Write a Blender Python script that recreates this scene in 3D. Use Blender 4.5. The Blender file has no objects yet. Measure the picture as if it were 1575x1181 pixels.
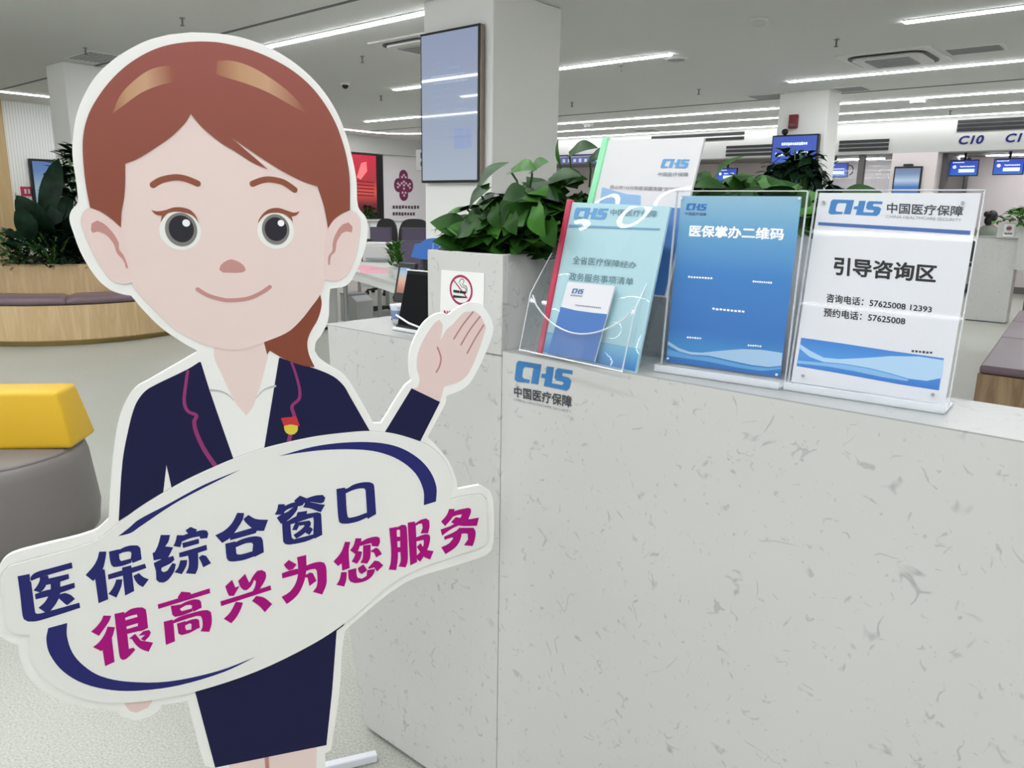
import bpy, bmesh, math, random
from mathutils import Vector, Matrix
from mathutils.geometry import tessellate_polygon
S = bpy.context.scene
COL = S.collection
R = math.radians
random.seed(7)

# ------------------------------------------------------------------ camera, world, exposure
cam_d = bpy.data.cameras.new('camera')
cam_d.sensor_width = 36.0
cam_d.lens = 27.177
cam_d.clip_start = 0.02
cam = bpy.data.objects.new('camera', cam_d)
COL.objects.link(cam)
cam.matrix_world = Matrix(((0.75494, -0.15752, 0.63659, 0), (0.65559, 0.15735, -0.73854, 0),
                           (0.01617, 0.97490, 0.22206, 1.4), (0, 0, 0, 1)))
S.camera = cam
w = bpy.data.worlds.new('world'); S.world = w; w.use_nodes = True
w.node_tree.nodes['Background'].inputs[0].default_value = (0.96, 0.99, 1.03, 1)
w.node_tree.nodes['Background'].inputs[1].default_value = 0.85      # ambient fill added to lift dark areas, entering by the open sides
S.view_settings.view_transform = 'Standard'
S.view_settings.look = 'None'
S.view_settings.gamma = 1
S.view_settings.exposure = 0.0
LAMP = 33.0                                                          # radiance of the linear ceiling lights
try:
    S.cycles.use_denoising = True
    S.cycles.max_bounces = 8
    S.cycles.transparent_max_bounces = 24
    S.cycles.caustics_reflective = False
    S.cycles.caustics_refractive = False
    S.cycles.sample_clamp_indirect = 6
except Exception:
    pass

# ------------------------------------------------------------------ materials
def lin(h):
    h = h.lstrip('#')
    c = [int(h[i:i + 2], 16) / 255 for i in (0, 2, 4)]
    return tuple((v / 12.92 if v <= .04045 else ((v + .055) / 1.055) ** 2.4) for v in c) + (1,)
MATS = {}
def mat(name, col, rough=.6, metal=0, spec=.5, emit=None, estr=0, coat=0, trans=0):
    if name in MATS: return MATS[name]
    m = bpy.data.materials.new(name); m.use_nodes = True
    b = m.node_tree.nodes['Principled BSDF']
    c = lin(col) if isinstance(col, str) else tuple(col) + (1,)
    b.inputs['Base Color'].default_value = c
    b.inputs['Roughness'].default_value = rough
    b.inputs['Metallic'].default_value = metal
    b.inputs['Specular IOR Level'].default_value = spec
    b.inputs['Coat Weight'].default_value = coat
    b.inputs['Transmission Weight'].default_value = trans
    if emit:
        b.inputs['Emission Color'].default_value = lin(emit); b.inputs['Emission Strength'].default_value = estr
    MATS[name] = m
    return m
def nodes(m): return m.node_tree.nodes, m.node_tree.links, m.node_tree.nodes['Principled BSDF']
def coords(m, kind='Object', scale=(1, 1, 1), rot=(0, 0, 0)):
    N, L, b = nodes(m)
    t = N.new('ShaderNodeTexCoord'); mp = N.new('ShaderNodeMapping')
    mp.inputs['Scale'].default_value = scale; mp.inputs['Rotation'].default_value = rot
    L.new(t.outputs[kind], mp.inputs[0]); return mp.outputs[0]
def noise(m, vec, scale, detail=3, dist=0):
    N, L, b = nodes(m)
    n = N.new('ShaderNodeTexNoise'); n.inputs['Scale'].default_value = scale
    n.inputs['Detail'].default_value = detail; n.inputs['Distortion'].default_value = dist
    L.new(vec, n.inputs['Vector']); return n.outputs['Fac']
def ramp(m, fac, stops):
    N, L, b = nodes(m)
    r = N.new('ShaderNodeValToRGB'); e = r.color_ramp.elements
    while len(e) < len(stops): e.new(.5)
    for k, (p, c) in enumerate(stops):
        e[k].position = p; e[k].color = lin(c) if isinstance(c, str) else c
    L.new(fac, r.inputs[0]); return r.outputs[0]
def mth(m, op, a, b_=None):
    N, L, b = nodes(m)
    n = N.new('ShaderNodeMath'); n.operation = op
    for k, v in enumerate((a, b_)):
        if v is None: continue
        if isinstance(v, (int, float)): n.inputs[k].default_value = v
        else: L.new(v, n.inputs[k])
    return n.outputs[0]
BW = lambda v: (v, v, v, 1)
def quartz(name, base, rough=.25):
    """white engineered stone with short grey veins and flecks"""
    m = mat(name, base, rough)
    N, L, b = nodes(m)
    v = coords(m)
    total = None
    for sc, mk, wd, amt in ((9, 17, .016, .50), (17, 31, .030, .40), (6, 14, .010, .34)):
        n1 = noise(m, v, sc, 2, .9)
        line = ramp(m, mth(m, 'ABSOLUTE', mth(m, 'SUBTRACT', n1, .5)), [(0, BW(1)), (wd, BW(0))])
        n2 = noise(m, v, mk, 2, .4)
        mask = ramp(m, n2, [(.585, BW(0)), (.65, BW(amt))])
        x = mth(m, 'MULTIPLY', line, mask)
        total = x if total is None else mth(m, 'MAXIMUM', total, x)
    spots = ramp(m, noise(m, v, 44, 3, 1.6), [(.665, BW(0)), (.73, BW(.36))])
    total = mth(m, 'MAXIMUM', total, spots)
    cloud = ramp(m, noise(m, v, 2.2, 3, .5), [(.3, BW(.0)), (.7, BW(.06))])
    total = mth(m, 'ADD', total, cloud)
    mx = N.new('ShaderNodeMixRGB'); mx.inputs[1].default_value = lin(base); mx.inputs[2].default_value = lin('#74787A')
    L.new(total, mx.inputs[0]); L.new(mx.outputs[0], b.inputs['Base Color'])
    return m
def wood(name, c1, c2, scale=(9, 9, .8), rough=.5):
    m = mat(name, c1, rough)
    N, L, b = nodes(m)
    v = coords(m, 'Object', scale)
    c = ramp(m, noise(m, v, 2.2, 5, .6), [(.3, c1), (.52, c2), (.72, c1)])
    L.new(c, b.inputs['Base Color']); return m
def grad(name, stops, axis=2, rough=.35, emit=0, lo=0, hi=1):
    """printed colour blend running along one object axis between lo and hi"""
    m = mat(name, '#808080', rough)
    N, L, b = nodes(m)
    t = N.new('ShaderNodeTexCoord'); s = N.new('ShaderNodeSeparateXYZ')
    L.new(t.outputs['Object'], s.inputs[0])
    r = N.new('ShaderNodeMapRange'); r.inputs['From Min'].default_value = lo; r.inputs['From Max'].default_value = hi
    L.new(s.outputs[axis], r.inputs['Value'])
    c = ramp(m, r.outputs[0], stops)
    L.new(c, b.inputs['Base Color'])
    if emit:
        L.new(c, b.inputs['Emission Color']); b.inputs['Emission Strength'].default_value = emit
        b.inputs['Base Color'].default_value = (.02, .02, .02, 1)
        for l in list(b.inputs['Base Color'].links): m.node_tree.links.remove(l)
    return m
def acrylic(name, tint, amount, rough=.03, shine=None):
    """clear sheet: mostly see-through with a glossy skin"""
    m = bpy.data.materials.new(name); m.use_nodes = True
    N, L = m.node_tree.nodes, m.node_tree.links; N.clear()
    o = N.new('ShaderNodeOutputMaterial'); t = N.new('ShaderNodeBsdfTransparent'); g = N.new('ShaderNodeBsdfGlossy')
    d = N.new('ShaderNodeBsdfDiffuse'); f = N.new('ShaderNodeFresnel'); a = N.new('ShaderNodeMixShader'); c = N.new('ShaderNodeMixShader')
    t.inputs[0].default_value = lin(tint); g.inputs['Roughness'].default_value = rough
    f.inputs[0].default_value = 1.45; d.inputs[0].default_value = (.9, .92, .95, 1)
    if shine is None: L.new(f.outputs[0], a.inputs[0])
    else: a.inputs[0].default_value = shine
    L.new(t.outputs[0], a.inputs[1]); L.new(g.outputs[0], a.inputs[2])
    c.inputs[0].default_value = amount; L.new(a.outputs[0], c.inputs[1]); L.new(d.outputs[0], c.inputs[2])
    L.new(c.outputs[0], o.inputs[0]); MATS[name] = m
    return m
def leafmat(name, dark, light, rough=.32):
    m = mat(name, dark, rough)
    N, L, b = nodes(m)
    v = coords(m)
    c = ramp(m, noise(m, v, 9, 2), [(.3, dark), (.75, light)])
    L.new(c, b.inputs['Base Color']); b.inputs['Specular IOR Level'].default_value = .14; return m

M_QUARTZ = quartz('quartz_stone', '#CFCFCC', .3)
M_QTOP = quartz('quartz_top', '#ABACA9', .3)
M_QDARK = mat('shadow_gap', '#55585A', .8)
M_WHITE = mat('white_paint', '#D0D0CD', .75)
M_COLUMN = mat('column_paint', '#F5F5F2', .7)
M_BOARD = mat('white_foam_board', '#F4F3EF', .45)
M_BLACK = mat('black_plastic', '#0E0F12', .4)
M_DARK = mat('dark_grey_plastic', '#2B2D31', .5)
M_GREY = mat('grey_metal', '#9A9D9E', .4, .3)
M_DGREY = mat('dark_post', '#6B6866', .5)
M_STEM = mat('stem_green', '#4F7A3A', .5)
M_SOIL = mat('soil', '#1E1A16', .9)
M_NAVY = mat('navy_print', '#1E1F42', .6, 0, .15)
M_INK = mat('dark_blue_ink', '#2A2C6C', .6, 0, .15)
M_MAG = mat('magenta_ink', '#A8107A', .6, 0, .15)
M_LOGO = mat('logo_blue', '#3779B6', .45)
M_TXT = mat('charcoal_ink', '#3B3F47', .5)
M_TXTG = mat('grey_ink', '#8E949A', .5)
M_BLK = mat('black_ink', '#15161A', .5)
M_WPRINT = mat('white_print', '#F6F8FA', .5)
M_LAMP = mat('lamp_diffuser', '#FFFFFF', .5, emit='#FAFCFF', estr=LAMP)
M_LAMPBOX = mat('lamp_housing', '#E6E7E5', .6)
M_ACR = acrylic('clear_acrylic', '#FBFDFE', .025, .03, .035)
M_FILM = acrylic('clear_cover', '#FFFFFF', .0, .03, .008)
M_ACRE = acrylic('acrylic_edge', '#F4F8FB', .55, .15, .15)  # whitish frosting stands in for light caught in the clear edges

# ------------------------------------------------------------------ object helpers
def tag(o, label=None, cat=None, group=None, kind=None):
    if label: o['label'] = label
    if cat: o['category'] = cat
    if group: o['group'] = group
    if kind: o['kind'] = kind
    return o
def thing(name, label, cat, loc=(0, 0, 0), group=None, rz=0):
    o = bpy.data.objects.new(name, None); COL.objects.link(o)
    o.empty_display_size = .1
    o.location = loc; o.rotation_euler = (0, 0, rz)
    return tag(o, label, cat, group)
def base(o):
    p = Vector((0, 0, 0))
    while o is not None:
        p += o.location; o = o.parent
    return p
class MB:
    """collects shapes in world coordinates and links them as ONE mesh object"""
    def __init__(s): s.bm = bmesh.new()
    def poly(s, pts):
        s.bm.faces.new([s.bm.verts.new(p) for p in pts]); return s
    def box(s, a, b, bev=0, seg=2):
        x0, y0, z0 = a; x1, y1, z1 = b
        r = bmesh.ops.create_cube(s.bm, size=1)
        c = Vector(((x0 + x1) / 2, (y0 + y1) / 2, (z0 + z1) / 2)); d = Vector((abs(x1 - x0), abs(y1 - y0), abs(z1 - z0)))
        for v in r['verts']: v.co = Vector((v.co.x * d.x, v.co.y * d.y, v.co.z * d.z)) + c
        if bev:
            es = list({e for v in r['verts'] for e in v.link_edges})
            bmesh.ops.bevel(s.bm, geom=es, offset=bev, segments=seg, profile=.5, affect='EDGES')
        return s
    def obox(s, o, du, dv, dn, bev=0):
        """box spanned by three edge vectors from corner o"""
        o, du, dv, dn = map(Vector, (o, du, dv, dn))
        q = [o + du * i + dv * j + dn * k for k in (0, 1) for j in (0, 1) for i in (0, 1)]
        V = [s.bm.verts.new(p) for p in q]
        fs = [s.bm.faces.new([V[i] for i in f]) for f in ((0, 2, 3, 1), (4, 5, 7, 6), (0, 1, 5, 4), (2, 6, 7, 3), (0, 4, 6, 2), (1, 3, 7, 5))]
        if bev:
            es = list({e for f in fs for e in f.edges})
            bmesh.ops.bevel(s.bm, geom=es, offset=bev, segments=2, profile=.5, affect='EDGES')
        return s
    def prism(s, pts, ext):
        """flat outline (3-D points) with thickness vector ext, concave outlines allowed"""
        pts = [Vector(p) for p in pts]; ext = Vector(ext)
        tri = tessellate_polygon([pts])
        a = [s.bm.verts.new(p) for p in pts]; b = [s.bm.verts.new(p + ext) for p in pts]
        for t in tri:
            for V, o in ((a, 1), (b, -1)):
                try: s.bm.faces.new([V[i] for i in t][::o])
                except ValueError: pass
        n = len(pts)
        for i in range(n):
            j = (i + 1) % n
            s.bm.faces.new((a[i], a[j], b[j], b[i]))
        return s
    def tube(s, pts, r, n=8, r1=None):
        pts = [Vector(p) for p in pts]; rings = []; m = len(pts)
        up = Vector((.13, .21, .97)).normalized()
        for i, p in enumerate(pts):
            d = (pts[min(i + 1, m - 1)] - pts[max(i - 1, 0)]).normalized()
            a = d.cross(up)
            if a.length < .05: a = d.cross(Vector((1, 0, 0)))
            a.normalize(); b = d.cross(a)
            rr = r if r1 is None else r + (r1 - r) * i / (m - 1)
            rings.append([s.bm.verts.new(p + a * math.cos(2 * math.pi * k / n) * rr + b * math.sin(2 * math.pi * k / n) * rr) for k in range(n)])
        for A, B in zip(rings, rings[1:]):
            for k in range(n): s.bm.faces.new((A[k], A[(k + 1) % n], B[(k + 1) % n], B[k]))
        s.bm.faces.new(rings[0][::-1]); s.bm.faces.new(rings[-1]); return s
    def lathe(s, c, prof, n=32, a0=0, a1=None, cap=True):
        """profile of (radius, z) turned about the upright axis through c"""
        full = a1 is None; a1 = 2 * math.pi if full else a1
        m = n if full else n + 1; rings = []
        for r, z in prof:
            rings.append([s.bm.verts.new((c[0] + r * math.cos(a0 + (a1 - a0) * k / n), c[1] + r * math.sin(a0 + (a1 - a0) * k / n), c[2] + z)) for k in range(m)])
        for A, B in zip(rings, rings[1:]):
            for k in range(n): s.bm.faces.new((A[k], A[(k + 1) % m], B[(k + 1) % m], B[k]))
        if cap and full:
            if prof[0][0] > 1e-4: s.bm.faces.new(rings[0][::-1])
            if prof[-1][0] > 1e-4: s.bm.faces.new(rings[-1])
        return s
    def ball(s, c, r, sc=(1, 1, 1), n=16):
        q = bmesh.ops.create_uvsphere(s.bm, u_segments=n, v_segments=max(6, n // 2), radius=r)
        for v in q['verts']: v.co = Vector((v.co.x * sc[0], v.co.y * sc[1], v.co.z * sc[2])) + Vector(c)
        return s
    def build(s, name, m, parent=None, smooth=False, at=None):
        me = bpy.data.meshes.new(name)
        sh = base(parent) if parent is not None else (Vector(at) if at is not None else Vector((0, 0, 0)))
        if sh.length: bmesh.ops.translate(s.bm, verts=s.bm.verts[:], vec=-sh)
        bmesh.ops.remove_doubles(s.bm, verts=s.bm.verts[:], dist=1e-6)
        bmesh.ops.recalc_face_normals(s.bm, faces=s.bm.faces[:])
        if smooth:
            for f in s.bm.faces: f.smooth = True
        s.bm.to_mesh(me); s.bm.free()
        me.materials.append(m)
        o = bpy.data.objects.new(name, me); COL.objects.link(o)
        if parent is not None: o.parent = parent
        elif at is not None: o.location = at
        return o
def struct(name, mb, m): return tag(mb.build(name, m), kind='structure')
def copy_tree(o, parent=None):
    c = o.copy(); COL.objects.link(c)
    if parent is not None: c.parent = parent
    for ch in list(o.children): copy_tree(ch, c)
    return c

# ------------------------------------------------------------------ flat artwork on a plane
class Plane:
    """a printed sheet in the world: origin, right and up directions, n points to its reader"""
    def __init__(s, o, yaw, lean=0, roll=0):
        yaw, lean, roll = R(yaw), R(lean), R(roll)
        du = Vector((math.cos(yaw), math.sin(yaw), 0)); back = Vector((-math.sin(yaw), math.cos(yaw), 0))
        dv = Vector((0, 0, 1)) * math.cos(lean) + back * math.sin(lean)
        c, q = math.cos(roll), math.sin(roll)
        s.o = Vector(o); s.u = c * du + q * dv; s.v = -q * du + c * dv; s.n = s.u.cross(s.v)
    def at(s, p, off=0): return s.o + s.u * p[0] + s.v * p[1] + s.n * off
def smooth(pts, corner=38, step=4):
    """rounds a traced outline with a Catmull-Rom curve, keeping its sharp corners"""
    n = len(pts); P_ = [Vector(p) for p in pts]; sharp = []
    for i in range(n):
        a = P_[i] - P_[i - 1]; b = P_[(i + 1) % n] - P_[i]
        ang = abs(math.degrees(a.angle(b, 0))) if a.length > 1e-9 and b.length > 1e-9 else 0
        sharp.append(ang > corner)
    out = []
    for i in range(n):
        j = (i + 1) % n
        p0 = P_[i] if sharp[i] else P_[i - 1]; p3 = P_[j] if sharp[j] else P_[(j + 1) % n]
        p1, p2 = P_[i], P_[j]; L = (p2 - p1).length
        t1 = (p2 - p0); t2 = (p3 - p1)
        t1 = t1.normalized() * L if t1.length else t1; t2 = t2.normalized() * L if t2.length else t2
        for k in range(step):
            t = k / step; t_2, t_3 = t * t, t * t * t
            out.append(p1 * (2 * t_3 - 3 * t_2 + 1) + t1 * (t_3 - 2 * t_2 + t) + p2 * (-2 * t_3 + 3 * t_2) + t2 * (t_3 - t_2))
    return out
def ellipse(c, rx, ry, n=36): return [(c[0] + rx * math.cos(2 * math.pi * k / n), c[1] + ry * math.sin(2 * math.pi * k / n)) for k in range(n)]
def ribbon(pts, wd, taper=None, cap=True):
    """outline of a brush stroke along pts"""
    P_ = [Vector(p) for p in pts]
    fine = []
    for i in range(len(P_) - 1):
        p0 = P_[max(i - 1, 0)]; p1 = P_[i]; p2 = P_[i + 1]; p3 = P_[min(i + 2, len(P_) - 1)]
        for k in range(5):
            t = k / 5
            fine.append(.5 * ((2 * p1) + (p2 - p0) * t + (2 * p0 - 5 * p1 + 4 * p2 - p3) * t * t + (3 * p1 - p0 - 3 * p2 + p3) * t ** 3))
    fine.append(P_[-1]); n = len(fine); l, r = [], []
    for i, p in enumerate(fine):
        d = (fine[min(i + 1, n - 1)] - fine[max(i - 1, 0)]).normalized(); nn = Vector((-d.y, d.x))
        h = wd / 2 * (1 if taper is None else taper[0] + (taper[1] - taper[0]) * i / (n - 1))
        l.append(p + nn * h); r.append(p - nn * h)
    capE, capS = [], []
    if cap:
        d = (fine[-1] - fine[-2]).normalized(); nn = Vector((-d.y, d.x)); h = (l[-1] - r[-1]).length / 2
        capE = [fine[-1] + nn * h * math.cos(a) + d * h * math.sin(a) for a in (.5, 1.05, 1.57, 2.09, 2.64)]
        d = (fine[1] - fine[0]).normalized(); nn = Vector((-d.y, d.x)); h = (l[0] - r[0]).length / 2
        capS = [fine[0] - nn * h * math.cos(a) - d * h * math.sin(a) for a in (.5, 1.05, 1.57, 2.09, 2.64)]
    return l + capE + r[::-1] + capS
def art(name, pl, outlines, m, parent, off=.0004, th=.0002):
    b = MB()
    for o in outlines: b.prism([pl.at(p, off - th) for p in o], pl.n * th)
    return b.build(name, m, parent)
def brush(name, pl, strokes, m, parent, off):
    """brush lettering: every stroke a shape of its own, laid a hair above the one before"""
    b = MB()
    for k, s in enumerate(strokes): b.prism([pl.at(p, off + k * 4e-6 - .0002) for p in smooth(s, 30, 3)], pl.n * .0002)
    return b.build(name, m, parent)
TXT = {}
def glyphs(s, bold=0.0):
    k = (s, bold)
    if k in TXT: return TXT[k]
    cu = bpy.data.curves.new('text', 'FONT'); cu.body = s; cu.resolution_u = 3; cu.size = 1
    o = bpy.data.objects.new('text', cu); COL.objects.link(o)
    dg = bpy.context.evaluated_depsgraph_get(); dg.update()
    me = bpy.data.meshes.new_from_object(o.evaluated_get(dg))
    V = [(v.co.x, v.co.y) for v in me.vertices]; Fc = [tuple(p.vertices) for p in me.polygons]
    if bold:                                       # heavier strokes: the same letters printed again, slightly shifted all round
        V0, F0 = V, Fc; V, Fc = list(V0), list(F0)
        for r_ in ((bold,) if bold < .02 else (bold * .5, bold)):
            for q in range(12):
                dx, dy = r_ * math.cos(q * math.pi / 6), r_ * math.sin(q * math.pi / 6); n0 = len(V)
                V += [(p[0] + dx, p[1] + dy) for p in V0]; Fc += [tuple(i + n0 for i in f) for f in F0]
    bpy.data.objects.remove(o); bpy.data.curves.remove(cu); bpy.data.meshes.remove(me)
    if not V: V = V0 = [(0, 0), (1, 0), (1, 1)]; Fc = []
    x0 = min(v[0] for v in V); x1 = max(v[0] for v in V); y0 = min(v[1] for v in V); y1 = max(v[1] for v in V)
    LEN = len(V0) if bold else len(V)
    TXT[k] = ([((p[0] - x0) / max(x1 - x0, 1e-6), (p[1] - y0) / max(y1 - y0, 1e-6), i // LEN) for i, p in enumerate(V)], Fc)
    return TXT[k]
def lettering(name, pl, items, m, parent, off=.0005, bold=0.0):
    """items: (text, [TL, TR, BR, BL]) each text is fitted into its four corners on the sheet; all become one mesh"""
    V, Fc = [], []; sh = base(parent)
    for s, (tl, tr, br, bl) in items:
        v, f = glyphs(s, bold); k = len(V)
        for a, b, lay in v:
            x = (bl[0] * (1 - a) + br[0] * a) * (1 - b) + (tl[0] * (1 - a) + tr[0] * a) * b
            y = (bl[1] * (1 - a) + br[1] * a) * (1 - b) + (tl[1] * (1 - a) + tr[1] * a) * b
            V.append(pl.at((x, y), off + lay * 4e-6) - sh)
        Fc += [tuple(i + k for i in t) for t in f]
    me = bpy.data.meshes.new(name); me.from_pydata(V, [], Fc); me.materials.append(m)
    o = bpy.data.objects.new(name, me); COL.objects.link(o); o.parent = parent
    return o
def quadmap(pts, q):
    """points given in the unit square, fitted into four corners TL, TR, BR, BL"""
    tl, tr, br, bl = q; out = []
    for a, b in pts:
        out.append(((bl[0] * (1 - a) + br[0] * a) * (1 - b) + (tl[0] * (1 - a) + tr[0] * a) * b,
                    (bl[1] * (1 - a) + br[1] * a) * (1 - b) + (tl[1] * (1 - a) + tr[1] * a) * b))
    return out
def dashes(q, n, seed=0, gap=.25):
    """a line of writing too small to read, as n little blocks"""
    rnd = random.Random(seed); out = []
    for k in range(n):
        a = (k + gap * .5) / n; b = (k + 1 - gap * .5) / n; h0 = rnd.uniform(0, .15); h1 = rnd.uniform(.85, 1)
        out.append(quadmap([(a, h0), (b, h0), (b, h1), (a, h1)], q))
    return out

# the blue emblem of letters C, H and S, drawn once on the counter front (x, z) and reused
_c1 = [(-0.9751, 1.1043), (-0.9172, 1.105), (-0.9242, 1.0641), (-0.9424, 1.0637), (-0.9366, 1.0949), (-0.9581, 1.0944), (-0.9631, 1.09), (-0.9657, 1.0732), (-0.9609, 1.0699), (-0.9449, 1.0701), (-0.9468, 1.0634), (-0.9779, 1.0608), (-0.985, 1.0648), (-0.9806, 1.0989)]
_c2 = [(-0.9038, 1.1033), (-0.8861, 1.104), (-0.8906, 1.072), (-0.8656, 1.0723), (-0.8618, 1.0761), (-0.8645, 1.0792), (-0.8794, 1.0795), (-0.8844, 1.0839), (-0.8819, 1.0991), (-0.8767, 1.1038), (-0.8416, 1.1042), (-0.8426, 1.0967), (-0.8632, 1.0965), (-0.867, 1.0932), (-0.8644, 1.0899), (-0.8506, 1.0891), (-0.8442, 1.0842), (-0.8479, 1.0692), (-0.8545, 1.0633), (-0.9101, 1.0634), (-0.9071, 1.0784), (-0.917, 1.0793), (-0.9156, 1.0869), (-0.9058, 1.0884)]
LOGO_CTR = [_c1, _c2]
_xs = [p[0] for p in _c1 + _c2]; _ys = [p[1] for p in _c1 + _c2]
def _unit(p): return ((p[0] - min(_xs)) / (max(_xs) - min(_xs)), (p[1] - min(_ys)) / (max(_ys) - min(_ys)))
LOGO = [[_unit(p) for p in c] for c in LOGO_CTR]
def logo(pl, q, parent, m=None, off=.0005):
    return art('logo_print', pl, [quadmap(c, q) for c in LOGO], m or M_LOGO, parent, off)


# ------------------------------------------------------------------ the room
fm = mat('floor_terrazzo', '#B2B3AC', .38)
N, L, b_ = nodes(fm); v = coords(fm)
c = ramp(fm, noise(fm, v, 160, 2), [(.32, '#9FA098'), (.5, '#B1B2AA'), (.68, '#BFC0B8')])
mx = N.new('ShaderNodeMixRGB'); mx.blend_type = 'MULTIPLY'; mx.inputs[0].default_value = 1
c2 = ramp(fm, noise(fm, v, .8, 3), [(.3, '#F4F4F0'), (.7, '#FFFFFF')])
L.new(c, mx.inputs[1]); L.new(c2, mx.inputs[2]); L.new(mx.outputs[0], b_.inputs['Base Color'])
struct('floor', MB().box((-22, -10, -.1), (8, 20, 0)), fm)
cm = mat('ceiling_paint', '#DEE0DE', .85)
struct('ceiling', MB().box((-22, -10, 3.0), (8, 20, 3.12)), cm)
sm_ = mat('slatted_wall', '#F2F3F1', .7)
N, L, b_ = nodes(sm_); v = coords(sm_)
wv = N.new('ShaderNodeTexWave'); wv.bands_direction = 'Y'; wv.inputs['Scale'].default_value = 7
L.new(v, wv.inputs['Vector'])
L.new(ramp(sm_, wv.outputs['Fac'], [(.0, '#D6D8D6'), (.2, '#F2F3F1'), (1, '#F4F5F3')]), b_.inputs['Base Color'])
bp = N.new('ShaderNodeBump'); bp.inputs['Strength'].default_value = .3; L.new(wv.outputs['Fac'], bp.inputs['Height']); L.new(bp.outputs[0], b_.inputs['Normal'])
struct('wall_left', MB().box((-15.5, -10, 0), (-15.3, 10.9, 3.0)), sm_)
struct('wall_left.001', MB().box((-15.5, 10.9, 0), (-15.3, 17.2, 3.0)), mat('pale_wall', '#EDE9EB', .7))
struct('wall_right', MB().box((6.5, -10, 0), (6.7, 17.2, 3.0)), mat('pale_wall', '#EDE9EB', .7))
struct('wall_back', MB().box((-15.5, 17.0, 0), (8, 17.2, 3.0)), mat('booth_wall', '#DFD5D5', .7))
# white bulkhead above the service windows
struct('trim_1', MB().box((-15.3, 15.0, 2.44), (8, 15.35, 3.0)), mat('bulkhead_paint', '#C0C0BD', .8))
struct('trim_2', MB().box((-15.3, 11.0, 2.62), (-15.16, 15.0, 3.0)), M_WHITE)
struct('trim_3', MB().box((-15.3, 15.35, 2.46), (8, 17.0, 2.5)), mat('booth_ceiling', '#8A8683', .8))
# wood panel at the far end of the slatted wall
struct('trim_4', MB().box((-15.3, 1.0, 0), (-15.2, 4.62, 3.0)), wood('wall_oak', '#C9AE80', '#BFA274', (2, 6, .6)))
# dark shadow joints across the ceiling
gm = mat('ceiling_joint', '#6E7173', .9)
struct('trim_5', MB().box((-14, 4.20, 2.994), (6, 4.235, 3.0)), gm)
struct('trim_6', MB().box((-14, 11.38, 2.994), (7, 11.42, 3.0)), gm)
struct('column_1', MB().box((-4.97, 4.6, 0), (-4.21, 5.43, 3.0), .012), M_COLUMN)
struct('column_2', MB().box((-4.615, 10.9, 0), (-3.94, 11.35, 3.0), .012), M_COLUMN)
struct('column_3', MB().box((-10.93, 3.85, 0), (-10.38, 4.35, 3.0), .012), M_COLUMN)
# service window surrounds along the back
M_PIL = mat('pilaster_paint', '#E6DCDB', .7)
struct('column_4', MB().box((-4.22, 15.0, 0), (-3.5, 15.6, 2.44)), M_PIL)
struct('column_5', MB().box((-6.3, 15.1, 0), (-6.0, 15.5, 2.44)), M_PIL)
struct('baseboard_back', MB().box((-15.3, 16.96, 0), (8, 17.0, .12)), M_DGREY)

# ------------------------------------------------------------------ linear ceiling lights
def strip(label, pts, wd=.075, grp=None, lamp=None):
    """a straight or bent run of lamp set flush under the ceiling"""
    t = thing('ceiling_light', label, 'ceiling light', (pts[0][0], pts[0][1], 3.0), grp)
    hb, lb = MB(), MB()
    def run(b, w_, z0, z1):
        out = ribbon2(pts, w_)
        b.prism([(x, y, z0) for x, y in out], (0, 0, z1 - z0))
    run(hb, wd + .02, 2.992, 3.0); run(lb, wd, 2.984, 2.992)
    hb.build('housing', M_LAMPBOX, t); lb.build('diffuser', lamp or M_LAMP, t)
    return t
def ribbon2(pts, wd):
    P_ = [Vector(p) for p in pts]; l, r = [], []
    for i, p in enumerate(P_):
        d = (P_[min(i + 1, len(P_) - 1)] - P_[max(i - 1, 0)]).normalized(); n = Vector((-d.y, d.x))
        l.append(p + n * wd / 2); r.append(p - n * wd / 2)
    return l + r[::-1]
M_LAMP2 = mat('lamp_diffuser_dim', '#FFFFFF', .5, emit='#FAFCFF', estr=LAMP * .45)
strip('white linear ceiling light running from the cartoon head to the column with the tall screen', [(-9.6, 4.82), (-5.0, 4.82)])
strip('white linear ceiling light showing a short end left of the tall screen', [(-8.82, 7.6), (-4.44, 7.6)])
strip('white linear ceiling light at the top right corner of the photo, highest on the right', [(-2.15, 7.53), (5, 7.53)])
strip('white linear ceiling light running just in front of the round-cornered air conditioner', [(-4.13, 10.0), (5, 10.0)])
strip('white linear ceiling light low left of the tall screen, meeting its frame below the middle', [(-12.54, 10.05), (-9.2, 10.05)])
arc = [(-14.2 + .9 - .9 * math.cos(a), 11.46 + .9 * math.sin(a)) for a in [math.pi / 2 * k / 8 for k in range(9)]]
strip('long white ceiling light that bends round the far left corner of the hall',
      [(-13.95, 3.3), (-14.1, 8.0)] + arc + [(5, 12.36)])
strip('white linear ceiling light in the middle of the three lines before the back bulkhead', [(-12.6, 13.58), (5, 13.58)], lamp=M_LAMP2)
strip('white linear ceiling light closest to the back bulkhead, lowest of the three lines', [(-13.4, 14.84), (5, 14.84)], lamp=M_LAMP2)
for y, x0, lab in ((1.75, -8.7, 'linear ceiling light above the counter, mirrored first in the tall screen'),
                   (.45, -8.5, 'linear ceiling light above the cartoon board, mirrored second in the tall screen'),
                   (-1.05, -12, 'linear ceiling light behind the camera, mirrored third in the tall screen'),
                   (-4.2, -12, 'linear ceiling light far behind the camera, middle one'),
                   (-7.3, -13, 'linear ceiling light furthest behind the camera')):
    strip(lab, [(x0, y), (2.2 if y > 0 else 5.5, y)])
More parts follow.
